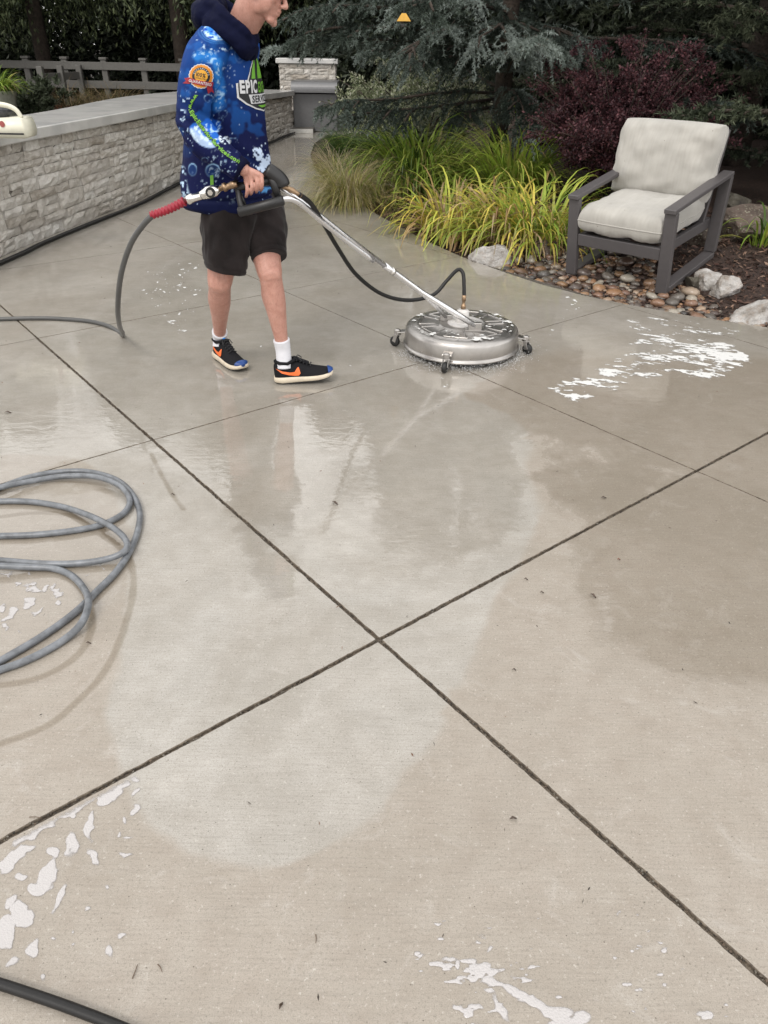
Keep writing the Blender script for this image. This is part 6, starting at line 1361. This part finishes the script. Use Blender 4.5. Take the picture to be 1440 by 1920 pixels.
set_tint(me, T[:NB]); set_tint(me_s, T[NB:])
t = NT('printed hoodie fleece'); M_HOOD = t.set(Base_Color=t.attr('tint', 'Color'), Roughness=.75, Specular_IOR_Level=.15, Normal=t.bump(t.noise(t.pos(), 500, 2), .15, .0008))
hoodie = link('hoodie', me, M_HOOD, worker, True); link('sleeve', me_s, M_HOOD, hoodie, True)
HBV = BVHTree.FromPolygons([tuple(v) for v in co], [tuple(q.vertices) for q in me.polygons] + [tuple(i + NB for i in q.vertices) for q in me_s.polygons])
M_NAVY = simple('navy hood fleece', (.003, .0045, .022), .85, spec=.12, bump=.2, bscale=500, bdist=.0008)
b = MB()
ring = [P(472, 76, 3.60), P(458, 62, 3.545), P(438, 44, 3.53), P(415, 22, 3.54), P(398, 6, 3.60), P(396, 0, 3.70), P(412, 2, 3.80), P(440, 26, 3.82), P(464, 52, 3.76), P(476, 70, 3.66), P(472, 76, 3.60)]
b.add(tube(catmull(ring, 6), .023, 12)); ring2 = [q + np.array([-.012, -.006, -.045]) for q in ring]; b.add(tube(catmull(ring2, 6), .032, 12))
b.add(ell(P(388, 30, 3.68), (.065, .13, .062), Matrix.Rotation(-.3, 3, 'Y'), 20, 14)); b.add(ell(P(402, 16, 3.68), (.055, .12, .06), None, 20, 14)); b.add(limb([P(398, 46, 3.56), P(425, 52, 3.545)], [.04, .032])); b.add(limb([P(470, 74, 3.585), P(474, 84, 3.57)], [.026, .02]))
me = fuse(b, .0055, 5); c2 = verts(me); n2 = norms(me); dd2 = np.array([mnoise.fractal(Vector((q[0] * 12, q[1] * 9, q[2] * 15)), 1, 2, 3) for q in c2]) * .009; setv(me, c2 + n2 * dd2[:, None])
hood = link('hood', me, M_NAVY, worker, True)
# cuff and hem ribs
cw_ = [P(443, 312, 3.36), P(450, 317, 3.357), P(456, 322, 3.354)]
MB().add(tube(cw_, [.049, .0495, .046], 24)).build('cuff', M_NAVY, worker, True)

# --- prints on the garment (flat graphics laid on the fabric)
_gc = {}
def glyph(ch_, off=0.0, bold=0.0, sh=0.0):
    k = (ch_, off, sh)
    if k not in _gc:
        cu = bpy.data.curves.new('g', 'FONT'); cu.body = ch_; cu.size = 1; cu.offset = off; cu.shear = sh; cu.resolution_u = 3; o = bpy.data.objects.new('g', cu); COL.objects.link(o)
        dg = bpy.context.evaluated_depsgraph_get(); dg.update(); m_ = bpy.data.meshes.new_from_object(o.evaluated_get(dg)); v_ = [(q.co.x, q.co.y) for q in m_.vertices]; f_ = [tuple(q.vertices) for q in m_.polygons]
        bpy.data.objects.remove(o); bpy.data.meshes.remove(m_); _gc[k] = (v_, f_, (max([q[0] for q in v_]) if v_ else .25) + .07)
    return _gc[k]
def refine(v2, f2, maxl):
    bm = bmesh.new(); bv = [bm.verts.new((x, y, 0)) for x, y in v2]
    for f in f2:
        try: bm.faces.new([bv[i] for i in f])
        except ValueError: pass
    bmesh.ops.triangulate(bm, faces=bm.faces)
    for _ in range(5):
        le = [e for e in bm.edges if e.calc_length() > maxl]
        if not le: break
        bmesh.ops.subdivide_edges(bm, edges=le, cuts=1); bmesh.ops.triangulate(bm, faces=[f for f in bm.faces if len(f.verts) > 3])
    bm.verts.index_update(); r = [(v.co.x, v.co.y) for v in bm.verts], [tuple(v.index for v in f.verts) for f in bm.faces]; bm.free(); return r
class Print:
    """flat shapes in a 2D frame, laid onto a surface by casting along a fixed direction"""
    def __init__(s, bvh, to_ray, maxl=4.0): s.bvh = bvh; s.tr = to_ray; s.v = []; s.f = []; s.maxl = maxl
    def poly(s, pts_): s.shape(list(pts_), [tuple(range(len(pts_)))]); return s
    def shape(s, v2, f2):
        v2, f2 = refine(v2, f2, s.maxl); n = len(s.v); s.v += v2; s.f += [tuple(i + n for i in f) for f in f2]; return s
    def text(s, tx, x, y, size, rot=0, off=0, sx=1.0, sh=0, ys=-1):
        c_, s_ = math.cos(rot), math.sin(rot); pen = 0
        for ch_ in tx:
            v_, f_, adv = glyph(ch_, off, sh=sh)
            if ch_ != ' ': s.shape([(x + (pen + a * sx) * size * c_ - b_ * size * ys * s_, y + (pen + a * sx) * size * s_ + b_ * size * ys * c_) for a, b_ in v_], f_)
            pen += adv * sx
        return s
    def build(s, name, mat, parent, lift):
        out = []; ok = []
        for x, y in s.v:
            o_, d_ = s.tr(x, y); h_, nr, _, _ = s.bvh.ray_cast(o_, d_)
            if h_ is None: out.append((0, 0, 0)); ok.append(False); continue
            if nr.dot(d_) > 0: nr = -nr
            out.append(tuple(h_ - d_ * lift * .6 + nr * lift * .6)); ok.append(True)
        fs = [f for f in s.f if all(ok[i] for i in f) and max((Vector(out[f[0]]) - Vector(out[f[1]])).length, (Vector(out[f[1]]) - Vector(out[f[2]])).length) < .05]
        used = sorted({i for f in fs for i in f}); mp = {a: b_ for b_, a in enumerate(used)}
        return obj(name, [out[i] for i in used], [tuple(mp[i] for i in f) for f in fs], mat, parent, False)
def photo_ray(x, y): return V(EYE), V(ray(x, y)).normalized()
def ink(name, c, r=.6): return simple(name, c, r, var=.04, bump=.1, bscale=500, bdist=.0005)
I_W, I_K, I_Y, I_R, I_G = ink('white ink', (.58, .59, .61)), ink('black ink', (.006, .007, .010)), ink('orange ink', (.62, .22, .008)), ink('red ink', (.30, .006, .02)), ink('lime ink', (.13, .36, .025))
I_Y2 = ink('yellow ink', (.66, .32, .02))
def circ(cx, cy, r, n=40, scal=0): return [(cx + (r + scal * (k % 2)) * math.cos(2 * math.pi * k / n), cy + (r + scal * (k % 2)) * math.sin(2 * math.pi * k / n)) for k in range(n)]
def disc(pr, cx, cy, r, n=36, scal=0):
    for j in range(3):
        a, c = r * j / 3, r * (j + 1) / 3
        for k in range(n):
            t0, t1 = 2 * math.pi * k / n, 2 * math.pi * (k + 1) / n; e0 = scal * (k % 2) * (j == 2); e1 = scal * ((k + 1) % 2) * (j == 2)
            q = [(cx + (c + e0) * math.cos(t0), cy + (c + e0) * math.sin(t0)), (cx + (c + e1) * math.cos(t1), cy + (c + e1) * math.sin(t1))]
            pr.shape(([(cx, cy)] if j == 0 else [(cx + a * math.cos(t1), cy + a * math.sin(t1)), (cx + a * math.cos(t0), cy + a * math.sin(t0))]) + q, [tuple(range(3 if j == 0 else 4))])
    return pr
bx_, by_ = 377, 143
pw = Print(HBV, photo_ray, 3); disc(pw, bx_, by_, 22.6, 44, 1.0); badge = pw.build('badge', I_W, hoodie, .0016)
disc(Print(HBV, photo_ray, 3), bx_, by_, 20.8, 44, 1.2).build('badge_orange', I_Y, badge, .0024)
disc(Print(HBV, photo_ray, 3), bx_, by_, 16.6, 40).build('badge_ring', I_K, badge, .0030)
disc(Print(HBV, photo_ray, 3), bx_, by_, 12.2, 36).build('badge_centre', I_Y2, badge, .0036)
rt = math.radians(11)
Print(HBV, photo_ray, 3).text('100%', bx_ - 11.2, by_ - .6, 10.5, rt, .02, .84).text('SATISFACTION', bx_ - 11.2, by_ + 3.8, 3.9, rt, .01, .78).build('badge_print', I_K, badge, .0044)
def arc_text(pr, tx, cx, cy, r, a0, a1, size, flip=1):
    n = len(tx)
    for i, ch_ in enumerate(tx):
        if ch_ == ' ': continue
        a = a0 + (a1 - a0) * (i + .5) / n; rot = a + (math.pi / 2 if flip > 0 else -math.pi / 2); v_, f_, adv = glyph(ch_, .01); c_, s_ = math.cos(rot), math.sin(rot); x, y = cx + r * math.cos(a), cy + r * math.sin(a)
        pr.shape([(x + (p_ - adv / 2) * size * c_ + q_ * size * s_, y + (p_ - adv / 2) * size * s_ - q_ * size * c_) for p_, q_ in v_], f_)
    return pr
arc_text(Print(HBV, photo_ray, 3), 'GUARANTEED', bx_, by_, 12.9, math.radians(-165), math.radians(-5), 4.0).build('badge_rim_print', I_W, badge, .0044)
def rb(dx, dy): c_, s_ = math.cos(rt), math.sin(rt); return (bx_ + dx * c_ - dy * s_, by_ + dx * s_ + dy * c_)
Print(HBV, photo_ray, 3).poly([rb(-30, 9), rb(-18, 7.5), rb(-18, 18), rb(-31, 19.5), rb(-26, 14)]).poly([rb(17, 8), rb(24, 16), rb(30, 27), rb(24, 24), rb(19, 30), rb(14, 18)]).build('ribbon_tail', I_R, badge, .0020)
Print(HBV, photo_ray, 3).poly([rb(-24, 6.6), rb(-8, 8.4), rb(8, 8.4), rb(24, 6.6), rb(24, 14.6), rb(8, 16.6), rb(-8, 16.6), rb(-24, 14.6)]).build('ribbon', I_R, badge, .0050)
Print(HBV, photo_ray, 3).text('GUARANTEED', *rb(-20.5, 14.6), 7.2, rt, .02, .82).build('ribbon_print', I_W, badge, .0058)
# web address down the sleeve, letter by letter along a curve
tp = catmull([np.array(q + (0,), float) for q in ((369, 178), (360, 192), (357, 205), (363, 216), (372, 229), (387, 249), (402, 267), (417, 282), (433, 294), (452, 305))], 10); tp = [q[:2] for q in tp]
tl2 = np.concatenate([[0], np.cumsum([np.linalg.norm(b_ - a) for a, b_ in zip(tp[:-1], tp[1:])])]); tot = tl2[-1]
tx = 'www.EpicExteriorServices.com'; adv = [glyph(c)[2] for c in tx]; tsz = 10.4; sx = (tot - 1) / (sum(adv) * tsz); tsz_ = 1
for mat_, off, lift, nm in ((I_K, .095, .0018, 'web_address_outline'), (I_G, .034, .0028, 'web_address')):
    pr = Print(HBV, photo_ray, 3); pen = 0
    for ch_, a_ in zip(tx, adv):
        sm = (pen + a_ * .5) * tsz * sx; pen += a_; i0 = min(int(np.searchsorted(tl2, sm)), len(tp) - 1); i0 = max(i0, 1); d = tp[i0] - tp[i0 - 1]; d = d / np.linalg.norm(d); c_, s_ = d
        v_, f_, _ = glyph(ch_, off); x, y = tp[i0]
        pr.shape([(x + (p_ - a_ / 2) * tsz * sx * c_ - (-(q_ - .3)) * tsz * s_, y + (p_ - a_ / 2) * tsz * sx * s_ + (-(q_ - .3)) * tsz * c_) for p_, q_ in v_], f_)
    pr.build(nm, mat_, hoodie, lift)
Print(HBV, photo_ray, 3).poly([(394, 329), (400, 328), (401, 351), (395, 352)]).build('green_tab', I_G, hoodie, .002)
# chest logo wraps round the front of the body
ph_ = math.radians(10); LN = np.array([math.cos(ph_), -math.sin(ph_), 0]); LT = np.array([math.sin(ph_), math.cos(ph_), 0]); LC = np.array([P(428, 160, 3.68)[0], 3.68, P(474, 151, 3.55)[2]])
LSC = 1 / 400.0
def chest_ray(x, y): return V(LC + LT * x * LSC - np.array([0, 0, y * LSC]) + LN * .6), V(-LN)
def cp_(maxl=7): return Print(HBV, chest_ray, maxl)
shield = [(0, -46), (12, -34), (26, -16), (36, 2), (52, 4), (52, 24), (40, 34), (24, 41), (0, 46), (-24, 41), (-40, 34), (-52, 24), (-52, 4), (-36, 2), (-26, -16), (-12, -34)]
def sc2(pts_, k): return [(x * k, y * k) for x, y in pts_]
def fan(pr, pts_):
    n_ = len(pts_)
    for i in range(n_): pr.shape([(0, 0), pts_[i], pts_[(i + 1) % n_]], [(0, 1, 2)])
    return pr
logo = fan(cp_(), sc2(shield, 1.05)).build('chest_logo', I_W, hoodie, .002); fan(cp_(), shield).build('logo_field', I_K, logo, .003)
cp_().poly([(-30, -2), (-22, -20), (-12, -34), (-16, -18), (-20, -2)]).poly([(-12, -2), (-6, -22), (0, -38), (6, -22), (12, -2), (6, -2), (0, -20), (-6, -2)]).poly([(30, -2), (22, -20), (12, -34), (16, -18), (20, -2)]).build('logo_peaks', I_G, logo, .004)
wv_ = cp_().text('EPIC', -51, 18, 25, 0, .045, .60); wv_.build('logo_lettering', I_W, logo, .0046)
cp_().text('EXTERIOR', -14, 18, 21, 0, .035, .60).build('logo_lettering', I_G, logo, .0046)
cp_().poly([(-38, 21), (40, 21), (36, 35), (-34, 35)]).build('logo_box', I_W, logo, .0042); cp_().text('SERVICES', -32, 33, 14.5, 0, .03, .88).build('logo_services', I_K, logo, .0052)
cp_().poly([(-20, 38), (20, 38), (10, 41.5), (-10, 41.5)]).build('logo_underline', I_G, logo, .0046)

# --- socks and running shoes
M_SOCK = simple('white ribbed sock', (.68, .68, .72), .85, var=.05, bump=.6, bscale=260, bdist=.002); M_UP = simple('black knit upper', (.007, .007, .009), .7, spec=.2, var=.3, scale=200, bump=.6, bscale=700, bdist=.0015); M_SOLE = simple('cream foam sole', (.62, .54, .42), .5, var=.08, scale=30)
M_BLUE = simple('blue rubber toe', (.015, .06, .24), .4); M_ORG = ink('orange swoosh', (.85, .16, .03), .4); M_OUT = simple('dark outsole', (.03, .03, .035), .6); M_LACE = simple('black lace', (.02, .02, .022), .7)
def shoe(heel, toe, pitch, ank, side, label, dotmark, zoff=.0):
    f_ = np.array([toe[0] - heel[0], toe[1] - heel[1], 0]); f_ /= np.linalg.norm(f_); yw = math.atan2(f_[1], f_[0])
    M = Matrix.Translation(V(np.array([heel[0], heel[1], zoff]))) @ Matrix.Rotation(yw, 4, 'Z') @ Matrix.Rotation(-pitch, 4, 'Y')
    def W3(v): return tuple(M @ Vector(v))
    # outline half widths (inner, outer), sole top, upper top along the foot
    S = [(-.006, .014, .034, .092), (.004, .028, .035, .112), (.03, .036, .036, .116), (.06, .038, .036, .110), (.09, .040, .035, .116), (.12, .042, .033, .110), (.15, .046, .031, .094), (.18, .050, .029, .080), (.21, .052, .028, .069), (.24, .050, .028, .061), (.265, .043, .030, .055), (.283, .032, .032, .050), (.293, .014, .036, .044)]
    sp = lambda x: .012 * max(0, (x - .2) / .09) ** 2 + .006 * max(0, (.03 - x) / .03)
    mb = MB(); vs = []; K = 20
    for x, w, st, ut in S:
        for k in range(K):
            a = 2 * math.pi * k / K; yy = w * 1.02 * math.copysign(abs(math.cos(a)) ** .75, math.cos(a)); h_ = (ut - st + .008); zz = st - .008 + h_ * max(0, math.sin(a)) ** .8 - .004 * max(0, -math.sin(a)); tap = 1 - .42 * max(0, math.sin(a)) * (1 if x > .1 else .75)
            vs.append(W3((x, yy * tap, zz)))
    n_ = len(S); fs = [(i * K + k, i * K + (k + 1) % K, (i + 1) * K + (k + 1) % K, (i + 1) * K + k) for i in range(n_ - 1) for k in range(K)] + [tuple(range(K))[::-1], tuple((n_ - 1) * K + k for k in range(K))]
    r_ = obj('shoe', vs, fs, M_UP, worker, True); r_['label'] = label
    sb_ = r_.modifiers.new('s', 'SUBSURF'); sb_.levels = 1; sb_.render_levels = 1
    vs = []
    for x, w, st, ut in S:
        x2 = x + (.004 if x > .2 else -.004 if x < .02 else 0); b0 = sp(x)
        for yy, zz in ((-w * .98, b0 + .004), (-w - .006, b0 + .010), (-w - .0045, st - .004 + b0 * .3), (-w + .003, st + .001), (w - .003, st + .001), (w + .0045, st - .004 + b0 * .3), (w + .006, b0 + .010), (w * .98, b0 + .004)): vs.append(W3((x2, yy, zz)))
    K = 8; fs = [(i * K + k, i * K + (k + 1) % K, (i + 1) * K + (k + 1) % K, (i + 1) * K + k) for i in range(n_ - 1) for k in range(K)] + [tuple(range(K))[::-1], tuple((n_ - 1) * K + k for k in range(K))]
    obj('sole', vs, fs, M_SOLE, r_, True)
    vs = []
    for x, w, st, ut in S:
        b0 = sp(x)
        for yy, zz in ((-w * .97, b0), (-w * 1.0, b0 + .0055), (w * 1.0, b0 + .0055), (w * .97, b0)): vs.append(W3((x, yy, zz)))
    fs = [(i * 4 + k, i * 4 + (k + 1) % 4, (i + 1) * 4 + (k + 1) % 4, (i + 1) * 4 + k) for i in range(n_ - 1) for k in range(4)] + [(3, 2, 1, 0), tuple((n_ - 1) * 4 + k for k in range(4))]
    obj('outsole', vs, fs, M_OUT, r_)
    vs = []; K = 14; T_ = [(.272, .040, .054), (.280, .0345, .052), (.288, .0265, .049), (.2955, .015, .045), (.299, .006, .042)]
    for x, w, ut in T_:
        for k in range(K): a = 2 * math.pi * k / K; vs.append(W3((x, (w + .0022) * math.cos(a), .036 + (ut - .034) * math.sin(a) if math.sin(a) > 0 else .036 + .010 * math.sin(a))))
    fs = [(i * K + k, i * K + (k + 1) % K, (i + 1) * K + (k + 1) % K, (i + 1) * K + k) for i in range(len(T_) - 1) for k in range(K)] + [tuple((len(T_) - 1) * K + k for k in range(K))]; obj('toe_cap', vs, fs, M_BLUE, r_, True)
    mb = MB()
    mb.add(tube([W3((.008, 0, .116)), W3((.03, -.030, .112)), W3((.07, -.032, .106)), W3((.105, -.02, .116)), W3((.115, 0, .122)), W3((.105, .02, .116)), W3((.07, .032, .106)), W3((.03, .030, .112)), W3((.008, 0, .116))], .009, 8)).build('collar', M_UP, r_, True)
    MB().add(bar(W3((.105, 0, .126)), W3((.180, 0, .084)), .036, .008, .003, M.to_3x3() @ Vector((0, 1, 0)))).build('tongue', M_UP, r_, True)
    for k in range(5):
        x = .118 + k * .0165; z = .121 - k * .0090; MB().add(tube([W3((x, -.022, z - .009)), W3((x + .004, 0, z + .004)), W3((x + .008, .022, z - .009))], .0026, 6)).build('lace', M_LACE, r_, True)
    MB().add(tube(catmull([W3((.122, 0, .126)), W3((.128, -.02, .130)), W3((.143, -.03, .112)), W3((.132, -.012, .124)), W3((.122, 0, .126)), W3((.128, .018, .128)), W3((.146, .026, .110))], 4), .0024, 6)).build('lace_bow', M_LACE, r_, True)
    if dotmark: MB().add(ell(W3((.106, -.002, .132)), (.009, .009, .005))).build('tongue_mark', ink('light blue ink', (.02, .2, .6)), r_, True)
    # curved orange side mark
    bv = BVHTree.FromPolygons([tuple(v.co) for v in r_.data.vertices], [tuple(q.vertices) for q in r_.data.polygons]); D_s = (M.to_3x3() @ Vector((0, 1, .0))) * side
    def sr(x, y): return Vector(W3((x, -side * .2, y))), D_s
    sw = Print(bv, sr, .02); up_ = [(.010, .071), (.035, .055), (.060, .049), (.085, .051), (.11, .059), (.135, .070)][::-1]; lo_ = [(.012, .066), (.04, .046), (.065, .038), (.09, .036), (.108, .036), (.122, .040)][::-1]
    if side > 0 or True:
        top = [(.006, .084), (.04, .068), (.075, .060), (.100, .060), (.118, .080), (.124, .0805)]; bot = [(.006, .084), (.035, .059), (.065, .048), (.098, .041), (.120, .040), (.130, .050)]
        for i in range(5): sw.shape([top[i], bot[i], bot[i + 1], top[i + 1]] if i else [top[0], bot[1], top[1]], [(0, 1, 2, 3)] if i else [(0, 1, 2)])
    sw.build('side_mark', M_ORG, r_, .003)
    return M, r_
MR, sR = shoe(FR_heel, FR_toe, math.radians(1), RA, 1, 'black running shoe on the rear foot with a light blue mark on its tongue', True)
ML, sL = shoe(FL_heel, FL_toe, math.radians(5), LA, 1, 'black running shoe on the leading foot, toe lifted off the concrete', False)
def sock(A, K, M, top):
    c0 = M @ Vector((.052, 0, .075)); d = V(K - A).normalized(); a1 = V(A) + d * .0; pts_ = [c0, c0.lerp(a1, .55), a1 + d * .01, V(A) + d * top]; cm = catmull([tuple(q) for q in pts_], 8); n_ = len(cm)
    rs = [.042 + (.041 - .042) * 0 + (-.004 * math.sin(math.pi * k / n_)) + (.0012 if k % 2 else 0) for k in range(n_)]; MB().add(tube(cm, rs, 24)).build('sock', M_SOCK, worker, True)
sock(RA, RK, MR, .055); sock(LA, LK, ML, .06)
